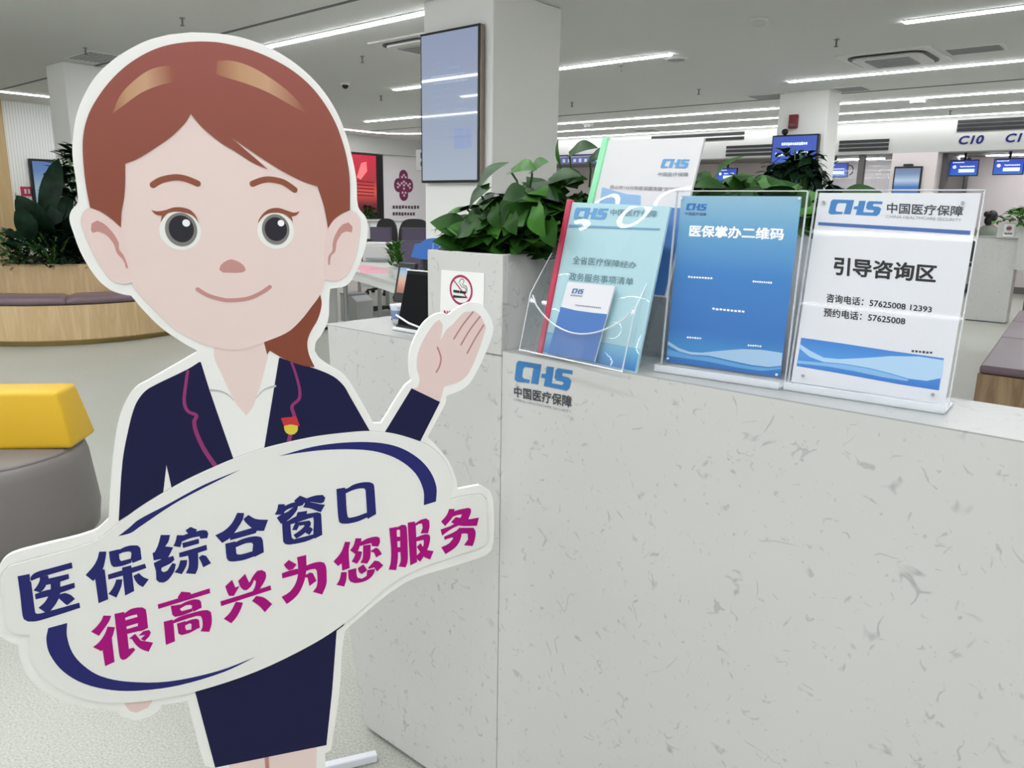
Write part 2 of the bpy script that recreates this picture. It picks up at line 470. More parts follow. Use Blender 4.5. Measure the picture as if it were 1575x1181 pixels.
# lamps inside the service booths
def booth_lamp(x0, x1, label):
    t = thing('booth_light', label, 'ceiling light', (x0, 16.2, 2.46))
    MB().box((x0, 16.16, 2.44), (x1, 16.26, 2.46)).build('housing', M_LAMPBOX, t)
    MB().box((x0, 16.17, 2.425), (x1, 16.25, 2.44)).build('diffuser', M_LAMP, t)
booth_lamp(-5.6, -4.7, 'booth light behind the service window left of the pinkish pillar')
booth_lamp(-3.75, -3.35, 'short booth light above the screen under C10')
booth_lamp(-3.0, -1.2, 'long booth light behind the screen under C11')

# ------------------------------------------------------------------ things fixed to the ceiling
def sprinkler(x, y, label):
    t = thing('fire_sprinkler', label, 'sprinkler', (x, y, 3.0), 'sprinkler heads on the ceiling')
    MB().lathe((x, y, 2.99), [(.025, 0), (.025, .004), (.015, .01)], 12).build('escutcheon', M_GREY, t)
    MB().lathe((x, y, 2.94), [(.008, .0), (.008, .05)], 8).build('pipe', M_DGREY, t)
    MB().lathe((x, y, 2.93), [(.02, 0), (.02, .005), (.008, .01)], 12).build('deflector', M_DGREY, t)
for (x, y), lab in zip([(-7.095, 3.661), (-9.286, 3.683), (-7.214, 5.758), (-9.488, 7.907), (-2.838, 7.895), (-5.221, 7.858), (-7.55, 10.064), (-5.352, 9.964), (-3.203, 14.146)],
        ['sprinkler head above the top of the cartoon head', 'sprinkler head near the narrow column, at the far left', 'sprinkler head between the cartoon head and the tall screen, upper one',
         'sprinkler head between the cartoon head and the tall screen, lower one', 'sprinkler head above and left of the air conditioner', 'sprinkler head under the short light right of the screen column',
         'sprinkler head close to the right edge of the screen column', 'sprinkler head in the middle of the ceiling above the green booklet', 'sprinkler head above the black bars over C10']):
    sprinkler(x, y, lab)
x, y = (-8.962, 6.854)
t = thing('ceiling_camera', 'black dome camera on the ceiling beside the cartoon head', 'camera', (x, y, 3.0))
MB().lathe((x, y, 2.975), [(.06, 0), (.065, .012), (.065, .025)], 20).build('mount', M_LAMPBOX, t)
MB().ball((x, y, 2.972), .045, n=16).build('lens_dome', M_BLACK, t, True)
def detector(x, y, lab, r=.075):
    t = thing('smoke_detector', lab, 'smoke detector', (x, y, 3.0))
    MB().lathe((x, y, 2.975), [(r * .8, 0), (r, .01), (r, .025)], 24).build('base', M_LAMPBOX, t)
    MB().lathe((x, y, 2.935), [(r * .45, 0), (r * .7, .008), (r * .75, .04)], 24).build('sensor_head', M_WHITE, t)
detector(*(-3.268, 12.505), 'white smoke detector between the lights right of the far column', .14)
detector(*(-3.075, 6.698), 'white smoke detector on the bare ceiling at the top, above the blue sign')
detector(*(-9.186, 12.791), 'small smoke detector near the lights right of the screen column', .11)
t = thing('ceiling_speaker', 'round flush ceiling speaker at the end of the light right of the screen column', 'speaker', (-4.527, 7.877, 3.0))
x, y = (-4.527, 7.877)
MB().lathe((x, y, 2.985), [(.10, 0), (.13, .015)], 28).build('trim_ring', M_LAMPBOX, t)
MB().lathe((x, y, 2.982), [(.095, 0), (.095, .004)], 28).build('grille', M_GREY, t)
# cassette air conditioner
def cassette(cx, cy, s, lab):
    t = thing('air_conditioner', lab, 'air conditioner', (cx, cy, 3.0))
    def rr(a, b, r, z):
        pts = []
        for sx, sy, a0 in ((1, 1, 0), (-1, 1, 90), (-1, -1, 180), (1, -1, 270)):
            for k in range(6):
                q = R(a0 + 90 * k / 5); pts.append((cx + sx * (a - r) + r * math.cos(q), cy + sy * (b - r) + r * math.sin(q), z))
        return pts
    MB().prism(rr(s, s, .02, 2.985), (0, 0, .015)).build('frame', M_LAMPBOX, t)
    MB().prism(rr(s * .83, s * .83, s * .33, 2.972), (0, 0, .013)).build('outlet_slot', M_BLACK, t)
    MB().prism(rr(s * .74, s * .74, s * .26, 2.955), (0, 0, .02)).build('panel', M_LAMPBOX, t)
    g = MB()
    for k in range(11):
        yy = cy - s * .46 + s * .92 * k / 10
        g.box((cx - s * .46, yy - s * .03, 2.944), (cx + s * .46, yy + s * .03, 2.956))
    g.build('grille', M_GREY, t)
cassette(-2.68, 9.15, .46, 'square ceiling air conditioner with rounded outlet, top right')
cassette(-6.203, 5.768, .42, 'ceiling air conditioner half hidden by the tall screen')
def hatch(p, dx, dy, lab):
    t = thing('ceiling_vent', lab, 'vent', (p[0], p[1], 3.0))
    MB().box((p[0] - dx, p[1] - dy, 2.99), (p[0] + dx, p[1] + dy, 3.0)).build('frame', M_LAMPBOX, t)
    g = MB()
    for k in range(7):
        yy = p[1] - dy * .8 + 1.6 * dy * k / 6
        g.box((p[0] - dx * .88, yy - dy * .07, 2.984), (p[0] + dx * .88, yy + dy * .07, 2.992))
    g.build('slats', M_GREY, t)
hatch((-1.921, 9.127, 3.0), .26, .16, 'grey slatted ceiling vent right of the air conditioner')
hatch((-9.754, 3.972, 3.0), .34, .2, 'grey ceiling vent beside the cartoon hair at the upper left')
hatch((-3.704, 11.026, 3.0), .2, .2, 'grey ceiling vent beside the top of the far column, on its right')
hatch((-4.814, 11.069, 3.0), .3, .2, 'grey ceiling vent beside the top of the far column, on its left')
hatch((-8.856, 14.318, 3.0), .3, .16, 'grey ceiling vent between the back lights above the green booklet')
def bars(x0, x1, zs, lab):
    t = thing('wall_vent', lab, 'vent', ((x0 + x1) / 2, 15.0, zs[0]), 'black slotted vents on the bulkhead')
    for z in zs: MB().box((x0, 14.985, z - .026), (x1, 15.0, z + .026)).build('slot', M_BLACK, t)
bars(-9.1, -7.0, (2.91, 2.82), 'black slotted vent above the green booklet, top of the bulkhead')
bars(-7.36, -6.2, (2.65, 2.575, 2.50), 'black slotted vent on the bulkhead left of the far column')
bars(-5.15, -4.3, (2.66, 2.59, 2.52), 'black slotted vent on the bulkhead right of the far column')
bars(-3.26, -1.2, (2.91, 2.845, 2.78), 'black slotted vent above C10 and C11')

# ------------------------------------------------------------------ signs and screens along the back
hd = Plane((0, 15.0, 0), 0)
def number(s, x0, x1, z0, z1, lab):
    t = thing('counter_number', lab, 'number sign', ((x0 + x1) / 2, 15.0, z0))
    k = .2 * (z1 - z0)
    lettering('digits', hd, [(s, [(x0 + k, z1), (x1 + k, z1), (x1, z0), (x0, z0)])], M_INK, t, .006, .035)
number('C10', -3.225, -2.86, 2.545, 2.685, 'dark blue number C10 on the white bulkhead')
number('C11', -2.555, -2.24, 2.55, 2.69, 'dark blue number C11 on the white bulkhead')
t = thing('wall_sign', 'blue lettered band on the bulkhead behind the two tall leaves', 'sign', (-11, 15, 2.4))
MB().box((-11.6, 14.985, 2.42), (-10.0, 15.0, 2.56)).build('panel', mat('sign_blue', '#5A66A8', .6), t)
art('writing', hd, dashes([(-11.5, 2.535), (-10.1, 2.535), (-10.1, 2.45), (-11.5, 2.45)], 9, 3, .5), M_WHITE, t, .02)
MB().box((-11.6, 14.98, 2.60), (-9.8, 15.0, 2.625)).build('rule', M_INK, t)
M_SCR = grad('screen_blue', [(0, '#2C7BE0'), (.5, '#2A55D8'), (1, '#1E3FC0')], 2, .3, .8, -.16, .16)
def hung_screen(cx, y, cz, wd, ht, lab, arm=True):
    t = thing('hanging_screen', lab, 'screen', (cx, y, cz))
    MB().box((cx - wd / 2, y, cz - ht / 2), (cx + wd / 2, y + .05, cz + ht / 2), .008).build('frame', M_BLACK, t)
    pl = Plane((cx, y, cz), 0)
    a, b = wd / 2 - .015, ht / 2 - .015
    art('display', pl, [[(-a, -b), (a, -b), (a, b), (-a, b)]], M_SCR, t, .003)
    m = mat('screen_text', '#D8E8FF', .5, emit='#DCEBFF', estr=.8)
    art('writing', pl, dashes([(-a * .85, b * .85), (0, b * .85), (0, b * .68), (-a * .85, b * .68)], 8, 1) +
        dashes([(-a * .3, b * .3), (a * .8, b * .3), (a * .8, b * .08), (-a * .3, b * .08)], 9, 2) +
        [[(-a * .35, -b * .62), (a * .8, -b * .62), (a * .8, -b * .15), (-a * .35, -b * .15)]], m, t, .005)
    art('icon', pl, [ellipse((-a * .68, b * .15), b * .24, b * .24, 20)], m, t, .005)
    if arm: MB().tube([(cx, y + .03, cz + ht / 2), (cx, y + .03, 2.46)], .025, 8).build('mount', M_BLACK, t)
hung_screen(-3.205, 15.6, 2.2, .45, .27, 'small blue screen hanging under C10')
hung_screen(-2.54, 15.6, 2.21, .45, .27, 'small blue screen hanging under C11')
hung_screen(-5.4, 15.6, 2.2, .5, .27, 'small blue screen peeping out right of the far column')
hung_screen(-7.606, 15.6, 2.15, .45, .27, 'small blue screen mostly hidden behind the green booklet and the leaves')
t = thing('ring_bracket', 'thin dark ring bracket beside the screen right of the far column', 'bracket', (-5.1, 15.6, 2.2))
MB().tube([(-5.13 + .07 * math.cos(a), 15.62, 2.2 + .09 * math.sin(a)) for a in [2 * math.pi * k / 16 for k in range(17)]], .012, 6).build('ring', M_DARK, t)
# upright poster screen on the pinkish pillar
t = thing('poster_screen', 'upright dark framed screen with a blue sky picture on the pinkish pillar', 'screen', (-3.93, 15.0, 1.6))
MB().box((-4.15, 14.95, 1.55), (-3.70, 15.0, 2.21), .01).build('frame', M_BLACK, t)
MS2 = grad('screen_sky', [(0, '#173E86'), (.45, '#3E79C4'), (.62, '#BFD9F0'), (.8, '#7F99C4'), (1, '#6E7D98')], 2, .3, .8, -.0, .6)
MB().box((-4.125, 14.945, 1.58), (-3.725, 14.95, 2.18)).build('display', MS2, t)
MB().box((-4.0, 14.9, 2.215), (-3.85, 14.98, 2.25), .01).build('camera_bar', M_DARK, t)
# dark posts inside the booths
for x, lab in zip((-4.78, -3.742, -3.566, -3.381), ('dark window post between the glass panes left of the pinkish pillar', 'leftmost of the three thin dark posts under the C10 screen',
                  'middle one of the three thin dark posts under the C10 screen', 'rightmost of the three thin dark posts under the C10 screen')):
    y = 15.2 if lab.startswith('dark') else 16.8
    wd = .05 if lab.startswith('dark') else .028
    t = thing('window_post', lab, 'post', (x, y, 0), 'posts of the service windows')
    MB().box((x - wd, y - wd, 0), (x + wd, y + wd, 2.44)).build('post', M_DGREY, t)
struct('window_1', MB().box((-6.0, 15.22, .0), (-4.22, 15.24, 2.44)), M_ACR)
struct('trim_7', MB().box((-3.5, 15.36, 0), (-3.42, 17.0, 2.44)), mat('booth_side', '#6F6A67', .7))
t = thing('wall_box', 'small dark red box on the far column above its screen', 'alarm box', (-4.25, 10.9, 2.5))
MB().box((-4.44, 10.84, 2.52), (-4.32, 10.9, 2.70), .01).build('housing', mat('dark_red', '#7A1F28', .5), t)
MB().box((-4.42, 10.83, 2.545), (-4.34, 10.84, 2.58)).build('lens', mat('dark_red_lens', '#54151C', .2), t)
t = thing('wall_screen', 'blue queue screen on the far column behind the dark plant', 'screen', (-4.3, 10.85, 2.1))
MB().box((-4.62, 10.78, 1.55), (-3.98, 10.86, 2.43), .01).build('frame', M_BLACK, t)
MB().box((-4.4, 10.86, 1.8), (-4.2, 10.9, 2.2)).build('bracket', M_DARK, t)
M_SCR2 = grad('queue_screen_blue', [(0, '#3A86E6'), (.4, '#2C5FD0'), (1, '#2448B8')], 2, .3, .85, -.5, .4)
pl = Plane((-4.3, 10.78, 2.0), 0)
art('display', pl, [[(-.3, -.43), (.3, -.43), (.3, .41), (-.3, .41)]], M_SCR2, t, .003)
mtx = MATS['screen_text']
for q_ in (dashes([(-.18, .33), (.18, .33), (.18, .29), (-.18, .29)], 12, 5), dashes([(.04, .21), (.2, .21), (.2, .16), (.04, .16)], 5, 6),
    dashes([(-.26, .2), (-.1, .2), (-.1, .15), (-.26, .15)], 4, 8), dashes([(.06, -.02), (.22, -.02), (.22, -.06), (.06, -.06)], 5, 7),
    dashes([(-.26, .02), (-.06, .02), (-.06, -.05), (-.26, -.05)], 4, 9)): art('text_line', pl, q_, mtx, t, .005)
t = thing('webcam', 'small black camera on top of the queue screen of the far column', 'camera', (-4.47, 10.82, 2.43))
MB().ball((-4.46, 10.81, 2.475), .045, (1, 1, .9)).build('body', M_BLACK, t, True)
MB().lathe((-4.46, 10.82, 2.43), [(.03, 0), (.015, .01), (.015, .03)], 12).build('foot', M_DARK, t)

# ------------------------------------------------------------------ tall screen on the main column
t = thing('wall_screen', 'tall black framed portrait screen with a pale grey-blue page on the near column', 'screen', (-4.6, 4.6, 1.6))
MB().box((-4.945, 4.535, 1.59), (-4.285, 4.575, 2.745), .006).build('frame', M_BLACK, t)
MB().box((-4.85, 4.575, 1.75), (-4.38, 4.6, 2.6)).build('bracket', M_DARK, t)
MB().box((-4.282, 4.54, 1.6), (-4.276, 4.578, 2.74)).build('side_trim', mat('bronze_trim', '#9A8A80', .4, .4), t)
M_PAGE = grad('page_glow', [(0, '#A9B4C4'), (.35, '#9CA8BC'), (1, '#8E9AB4')], 2, .03, .95, 0, 1.15)
pl = Plane((-4.615, 4.535, 1.59), 0)
art('display', pl, [[(-.312, .02), (.312, .02), (.312, 1.135), (-.312, 1.135)]], M_PAGE, t, .002)
ml = mat('page_text', '#66728C', .1, emit='#7C88A4', estr=1.0)
for k in range(13):
    z = .98 - k * .052; a = -.2 + .03 * (k % 3); b = .22 - .05 * ((k * 7) % 4)
    art('text_line', pl, dashes([(a, z), (b, z), (b, z - .012), (a, z - .012)], 16, k, .3), ml, t, .003)
art('picture_block', pl, [[(.06, .26), (.25, .26), (.25, .42), (.06, .42)]], ml, t, .003)

# ------------------------------------------------------------------ far left wall
lw = Plane((-15.3, 0, 0), 90)
t = thing('wall_poster', 'glowing red picture panel with a black edge on the far left wall', 'poster', (-15.25, 12.2, 1.2))
MB().box((-15.3, 11.4, 1.05), (-15.24, 12.72, 2.60)).build('frame', M_BLACK, t)
pp = Plane((-15.24, 0, 0), 90)
mr = grad('red_picture', [(0, '#2A0A10'), (.18, '#7E1626'), (.4, '#F05A50'), (.6, '#C22836'), (1, '#E81C46')], 2, .4, .75, 0, 1.3)
MB().box((-15.24, 11.45, 1.22), (-15.235, 12.50, 2.57)).build('picture', mr, t)
mr2 = mat('red_shape', '#F07A78', .5, emit='#F0616A', estr=.7)
art('light_shape', pp, [smooth([(11.9, 2.05), (12.05, 2.38), (12.2, 2.42), (12.22, 2.2), (12.02, 2.0)]), ], mr2, t, .009)
mr3 = mat('red_grid', '#5E0F1E', .5, emit='#8A1526', estr=.5)
art('grid_shape', pp, [[(11.7, z), (12.42, z - .02), (12.42, z - .05), (11.7, z - .03)] for z in (1.98, 1.9, 1.82, 1.74, 1.66)], mr3, t, .009)
t = thing('wall_emblem', 'plum ornament of rounded lobes on the far left wall', 'emblem', (-15.3, 13.4, 1.9))
me_ = mat('plum_paint', '#7E2A56', .5)
cx, cz = 13.42, 1.91
lobes = [ellipse((cx, cz + .22), .14, .16), ellipse((cx, cz - .22), .14, .16), ellipse((cx - .17, cz), .14, .17), ellipse((cx + .17, cz), .14, .17), ellipse((cx, cz), .17, .17)]
b = MB()
for k, e in enumerate(lobes): b.prism([lw.at(p, .004) for p in e], lw.n * (.012 + .0005 * k))
b.build('lobes', me_, t)
mp_ = mat('pale_plum', '#E3C6D2', .5)
art('inlay', lw, [ellipse((cx + dx, cz + dz), .035, .03, 12) for dx, dz in ((0, .25), (-.06, .2), (.06, .2), (-.2, .04), (-.2, -.05), (.2, .04), (.2, -.05), (-.14, 0), (.14, 0), (0, -.25), (-.05, -.18), (.05, -.18), (0, 0), (0, .09), (-.07, .05), (.07, .05), (0, -.08))], mp_, t, .022)
t = thing('wall_lettering', 'two dark lines of lettering under the plum ornament', 'lettering', (-15.3, 13.4, 1.3))
art('writing', lw, dashes([(13.03, 1.42), (13.95, 1.42), (13.95, 1.33), (13.03, 1.33)], 9, 4, .3) + dashes([(13.03, 1.25), (13.8, 1.25), (13.8, 1.16), (13.03, 1.16)], 8, 5, .3), mat('plum_ink', '#5A4450', .6), t, .01)
t = thing('hanging_sign', 'small white sign with blue marks left of the tall screen', 'sign', (-8.903, 8.169, 2.085))
q = (-8.903, 8.169, 2.085)
MB().box((q[0] - .12, q[1], q[2] - .16), (q[0] + .12, q[1] + .03, q[2] + .14), .005).build('panel', M_WHITE, t)
art('writing', Plane((q[0], q[1], q[2]), 0), dashes([(-.02, .1), (.1, .1), (.1, .01), (-.02, .01)], 2, 1) + dashes([(-.02, -.03), (.1, -.03), (.1, -.11), (-.02, -.11)], 2, 2), M_INK, t, .003)
MB().tube([(q[0], q[1] + .015, q[2] + .14), (q[0], q[1] + .015, 3.0)], .008, 6).build('rod', M_GREY, t)
# upright screen and red label by the slatted wall
t = thing('wall_screen', 'upright black framed screen with a blue sky picture beside the big plants', 'screen', (-15.2, 5.15, 1.2))
MB().box((-15.3, 4.94, .95), (-15.22, 5.50, 2.09), .01).build('frame', M_BLACK, t)
mss = grad('left_screen_sky', [(0, '#8FA9B8'), (.4, '#9DBBCB'), (.7, '#5F86C0'), (1, '#5579B8')], 2, .3, .7, 0, 1.0)
MB().box((-15.215, 4.98, 1.0), (-15.21, 5.46, 2.05)).build('display', mss, t)
t = thing('wall_label', 'small crimson label with white marks on the slatted wall', 'label', (-15.3, 4.9, 1.5))
MB().box((-15.3, 4.78, 1.46), (-15.285, 5.08, 1.62)).build('plate', mat('crimson', '#B3264A', .5), t)
art('writing', Plane((-15.285, 0, 0), 90), dashes([(4.82, 1.585), (5.04, 1.585), (5.04, 1.50), (4.82, 1.50)], 4, 3, .4), M_WHITE, t, .004)

# ------------------------------------------------------------------ leaves
def leaf(b, base_, tip, wd, up=(0, 0, 1), droop=.15, fold=.18, n=7, heart=True):
    """one leaf blade from its stalk end to its tip, folded along the midrib and bent over"""
    A = Vector(base_); B = Vector(tip); ax = B - A; Ln = ax.length
    if Ln < 1e-5: return
    d = ax / Ln; up = Vector(up); s = d.cross(up)
    if s.length < 1e-3: s = d.cross(Vector((1, .3, 0)))
    s.normalize(); u = s.cross(d).normalized()
    rows = []
    for i in range(n + 1):
        t = i / n
        if heart: h = (math.sin(math.pi * min(1, t * .93 + .07)) ** .75) * (1.0 - .60 * t) * 1.34
        else: h = math.sin(math.pi * (t * .96 + .02)) ** .8
        if i == n: h = .0
        h *= wd / 2
        c = A + ax * t + u * (droop * Ln * 4 * t * (1 - t))
        back = -d * (.13 * wd if (heart and i == 0) else 0)
        rows.append((c + s * h + u * fold * h + back, c, c - s * h + u * fold * h + back))
    V = [[b.bm.verts.new(p) for p in r] for r in rows]
    for P_, Q in zip(V, V[1:]):
        for k in (0, 1):
            try: b.bm.faces.new((P_[k], P_[k + 1], Q[k + 1], Q[k]))
            except ValueError: pass
def leafobj(b, name, m, parent):
    o = b.build(name, m, parent, True)
    return o
M_POTHOS = leafmat('pothos_leaf', '#12300E', '#2C561C', .38)
M_POTHOS2 = leafmat('pothos_leaf_light', '#224A16', '#44792A', .38)
M_DARKLEAF = leafmat('dark_leaf', '#0B1A11', '#1B3422', .4)
M_DROOP = leafmat('money_tree_leaf', '#0E2116', '#22402B', .4)

# ------------------------------------------------------------------ round planter bench at the left
BC = (-9.45, 3.40)
M_OAK = wood('bench_oak', '#D8BE94', '#C7AA7E', (7, 7, .7))
t = thing('planter_bench', 'round oak planter bench with mauve seat cushions at the left', 'bench', (BC[0], BC[1], 0))
c0 = (BC[0], BC[1], 0)
def arc_body(prof, a0, a1, ns, sink=False):
    """closed (radius, z) outline swept round the planter from angle a0 to a1, with end faces"""
    b = MB(); rings = []
    for i in range(ns + 1):
        a = a0 + (a1 - a0) * i / ns; dz = ({0: .022, 1: .006}.get(min(i, ns - i), 0)) if sink else 0
        rings.append([b.bm.verts.new((BC[0] + r * math.cos(a), BC[1] + r * math.sin(a), z - (dz if z > .42 else 0))) for r, z in prof])
    m = len(prof)
    for A, B in zip(rings, rings[1:]):
        for j in range(m): b.bm.faces.new((A[j], A[(j + 1) % m], B[(j + 1) % m], B[j]))
    b.bm.faces.new(rings[0]); b.bm.faces.new(rings[-1][::-1])
    return b
arc_body([(.94, .001), (1.29, .001), (1.29, .045), (.94, .045)], -2.6, 1.72, 72).build('plinth', mat('brass_plinth', '#9C8550', .35, .7), t)
arc_body([(.93, .045), (1.34, .045), (1.36, .06), (1.36, .40), (.93, .40)], -2.62, 1.74, 90).build('seat_base', M_OAK, t)
M_MAUVE = mat('mauve_leather', '#75626A', .4)
for k in range(6):
    arc_body([(.935, .402), (1.34, .402), (1.37, .42), (1.375, .455), (1.35, .478), (1.15, .485), (.96, .48), (.935, .46)], -2.55 + k * .71, -2.55 + k * .71 + .707, 18, True).build('seat_cushion', M_MAUVE, t, True)
MB().lathe(c0, [(.92, .0), (.92, .745), (.90, .765), (.85, .765), (.83, .745), (.83, .60)], 96, cap=False).build('planter_wall', M_OAK, t)
MB().lathe(c0, [(.83, .68), (.83, .70), (0, .705)], 64, cap=False).build('soil', M_SOIL, t)

def plant_broad(c, n, hgt, lab, seed, lw_=.22, ln=.5, heroes=()):
    rnd = random.Random(seed)
    t = thing('foliage_plant', lab, 'plant', c)
    b = MB(); st = MB()
    for k in range(n):
        a = rnd.uniform(0, 6.28); h = rnd.uniform(.25, 1) * hgt; r = rnd.uniform(.02, .12)
        p = Vector((c[0] + r * math.cos(a), c[1] + r * math.sin(a), c[2] + h * .75))
        st.tube([(c[0] + .03 * math.cos(a), c[1] + .03 * math.sin(a), c[2]), (p.x, p.y, p.z)], .009, 5)
        l = ln * rnd.uniform(.7, 1.1); out = rnd.uniform(.25, .75)
        q = p + Vector((math.cos(a) * l * out, math.sin(a) * l * out, l * rnd.uniform(.3, .85)))
        leaf(b, p, q, lw_ * rnd.uniform(.7, 1.1), (math.cos(a), math.sin(a), .6), .12, .2, 8, False)
    for p, q, w_, u in heroes:
        st.tube([c, ((c[0] + p[0]) / 2, (c[1] + p[1]) / 2, (c[2] + p[2]) / 2), p], .010, 5); leaf(b, p, q, w_, u, .10, .12, 10, False)
    leafobj(b, 'leaves', M_DARKLEAF, t); st.build('stems', M_STEM, t)
    return t
def plant_bush(c, n, rx, rz_, lab, seed, lw_, ln, m, drop=0.3):
    rnd = random.Random(seed)
    t = thing('foliage_plant', lab, 'plant', c)
    b = MB(); st = MB()
    for k in range(7):
        a = k * .9; st.tube([c, (c[0] + rx * .6 * math.cos(a), c[1] + rx * .6 * math.sin(a), c[2] + rz_ * .9)], .010, 5)
    for k in range(n):
        a = rnd.uniform(0, 6.28); f = rnd.uniform(0, 1) ** .6; e = rnd.uniform(.05, 1)
        wdt = rx * f * math.sin(math.pi * min(.97, .25 + .7 * e)) 
        p = Vector((c[0] + wdt * math.cos(a), c[1] + wdt * math.sin(a), c[2] + rz_ * e))
        l = ln * rnd.uniform(.6, 1.15); a2 = a + rnd.uniform(-.8, .8)
        q = p + Vector((math.cos(a2) * l * .8, math.sin(a2) * l * .8, l * rnd.uniform(-drop, .55 - drop * .3)))
        leaf(b, p, q, lw_ * rnd.uniform(.7, 1.2), (rnd.uniform(-.3, .3), rnd.uniform(-.3, .3), 1), .1, .2, 6, False)
    leafobj(b, 'leaves', m, t); st.build('stems', M_STEM, t)
    return t
plant_broad((-8.98, 3.10, .71), 16, .55, 'broad leaved dark plant in the middle of the round planter bench', 3, .22, .5,
    [((-8.9, 2.946, 1.152), (-8.9, 3.163, 1.822), .20, (1, -.3, .2)), ((-8.8, 2.861, 1.117), (-8.8, 2.712, 1.444), .22, (1, -.2, .3)), ((-8.75, 2.786, 1.004), (-8.7, 2.669, 1.332), .20, (1, -.2, .3)),
     ((-8.85, 2.951, 1.127), (-8.85, 3.243, 1.456), .18, (1, -.2, .3)), ((-8.7, 2.711, 0.995), (-8.65, 2.505, 1.088), .12, (.6, -.2, .8)), ((-8.7, 2.734, 0.944), (-8.6, 2.501, 0.991), .10, (.6, -.2, .8))])
plant_bush((-9.15, 3.50, .71), 760, .46, 1.24, 'tall bushy dark plant behind the cartoon head in the round planter bench', 5, .085, .2, M_DARKLEAF)
plant_bush((-9.12, 2.75, .72), 280, .36, .36, 'low spreading green plant at the left edge of the photo in the round planter bench', 8, .05, .17, leafmat('low_leaf', '#1C3A20', '#3E6A3C', .35))
plant_bush((-8.80, 3.50, .71), 280, .34, .42, 'low dark undergrowth at the front of the round planter bench', 9, .06, .2, M_DARKLEAF)
plant_bush((-8.85, 2.98, .71), 240, .3, .36, 'low dark spiky plant below the broad leaved one in the round planter bench', 12, .04, .22, M_DARKLEAF)

# ------------------------------------------------------------------ grey ottoman with yellow back
oc = (-3.51, .84)
t = thing('lounge_seat', 'grey round lounge seat with a yellow back cushion at the left edge', 'seat', (oc[0], oc[1], 0))
M_GREYL = mat('taupe_leather', '#76716F', .5)
M_YEL = mat('yellow_leather', '#D9AE1C', .42)
RO = .405
b = MB().lathe((oc[0], oc[1], 0), [(RO - .05, .05), (RO - .01, .08), (RO, .16), (RO - .025, .38), (RO - .035, .415), (RO - .05, .432)], 72)
b.build('base', M_GREYL, t, True)
MB().lathe((oc[0], oc[1], 0), [(RO - .06, 0), (RO - .06, .05)], 48).build('plinth', M_BLACK, t)
MB().lathe((oc[0], oc[1], 0), [(RO - .055, .425), (RO - .048, .432), (RO - .065, .440), (.2, .444), (.0, .444)], 72, cap=False).build('seat_top', M_GREYL, t, True)

A = Vector((-3.22, 1.076, .442)); e = Vector((-.678, -.735, 0)); f = Vector((-.735, .678, 0)); up = Vector((0, 0, 1))
b = MB()
q0 = [A, A + e * .62, A + e * .62 + f * .24, A + f * .24]
q1 = [A + e * .045 + f * .03 + up * .225, A + e * .58 + f * .03 + up * .225, A + e * .58 + f * .2 + up * .225, A + e * .045 + f * .2 + up * .225]
V0 = [b.bm.verts.new(p) for p in q0]; V1 = [b.bm.verts.new(p) for p in q1]
fs = [b.bm.faces.new(V0[::-1]), b.bm.faces.new(V1)] + [b.bm.faces.new((V0[i], V0[(i + 1) % 4], V1[(i + 1) % 4], V1[i])) for i in range(4)]
bmesh.ops.bevel(b.bm, geom=list({x for y in fs for x in y.edges}), offset=.018, segments=3, profile=.6, affect='EDGES')
b.build('back_cushion', M_YEL, t, True)

# ------------------------------------------------------------------ wooden bench with leather seat at the right
t = thing('waiting_bench', 'wooden waiting bench with a mauve leather seat at the right edge', 'bench', (-.94, 5.65, 0))
M_OAK2 = wood('bench_walnut', '#B59A78', '#8F7355', (5, 5, .9))
p0, p1, p2, p3 = Vector((-.915, 5.68, 0)), Vector((-.05, 5.66, 0)), Vector((-.45, 9.4, 0)), Vector((-1.24, 9.4, 0))
def slab(b, z0, z1, grow, bev=0):
    c_ = (p0 + p1 + p2 + p3) / 4
    q = [p + Vector((math.copysign(grow, p.x - c_.x), math.copysign(grow, p.y - c_.y), 0)) for p in (p0, p1, p2, p3)]
    lo = [b.bm.verts.new(p + Vector((0, 0, z0))) for p in q]; hi = [b.bm.verts.new(p + Vector((0, 0, z1))) for p in q]
    fs = [b.bm.faces.new(lo[::-1]), b.bm.faces.new(hi)] + [b.bm.faces.new((lo[i], lo[(i + 1) % 4], hi[(i + 1) % 4], hi[i])) for i in range(4)]
    if bev: bmesh.ops.bevel(b.bm, geom=list({x for y in fs for x in y.edges}), offset=bev, segments=3, profile=.6, affect='EDGES')
    return b
slab(MB(), .03, .405, -.005).build('body', M_OAK2, t); slab(MB(), 0, .03, -.06).build('plinth', M_BLACK, t)
full = (p0, p1, p2, p3)
for k, (a, c_) in enumerate(((0, .4), (.402, .72), (.722, 1))):
    p0, p1, p2, p3 = full[0].lerp(full[3], a), full[1].lerp(full[2], a), full[1].lerp(full[2], c_), full[0].lerp(full[3], c_)
    slab(MB(), .406, .462, .0, .022).build('seat_cushion', M_MAUVE, t, True)

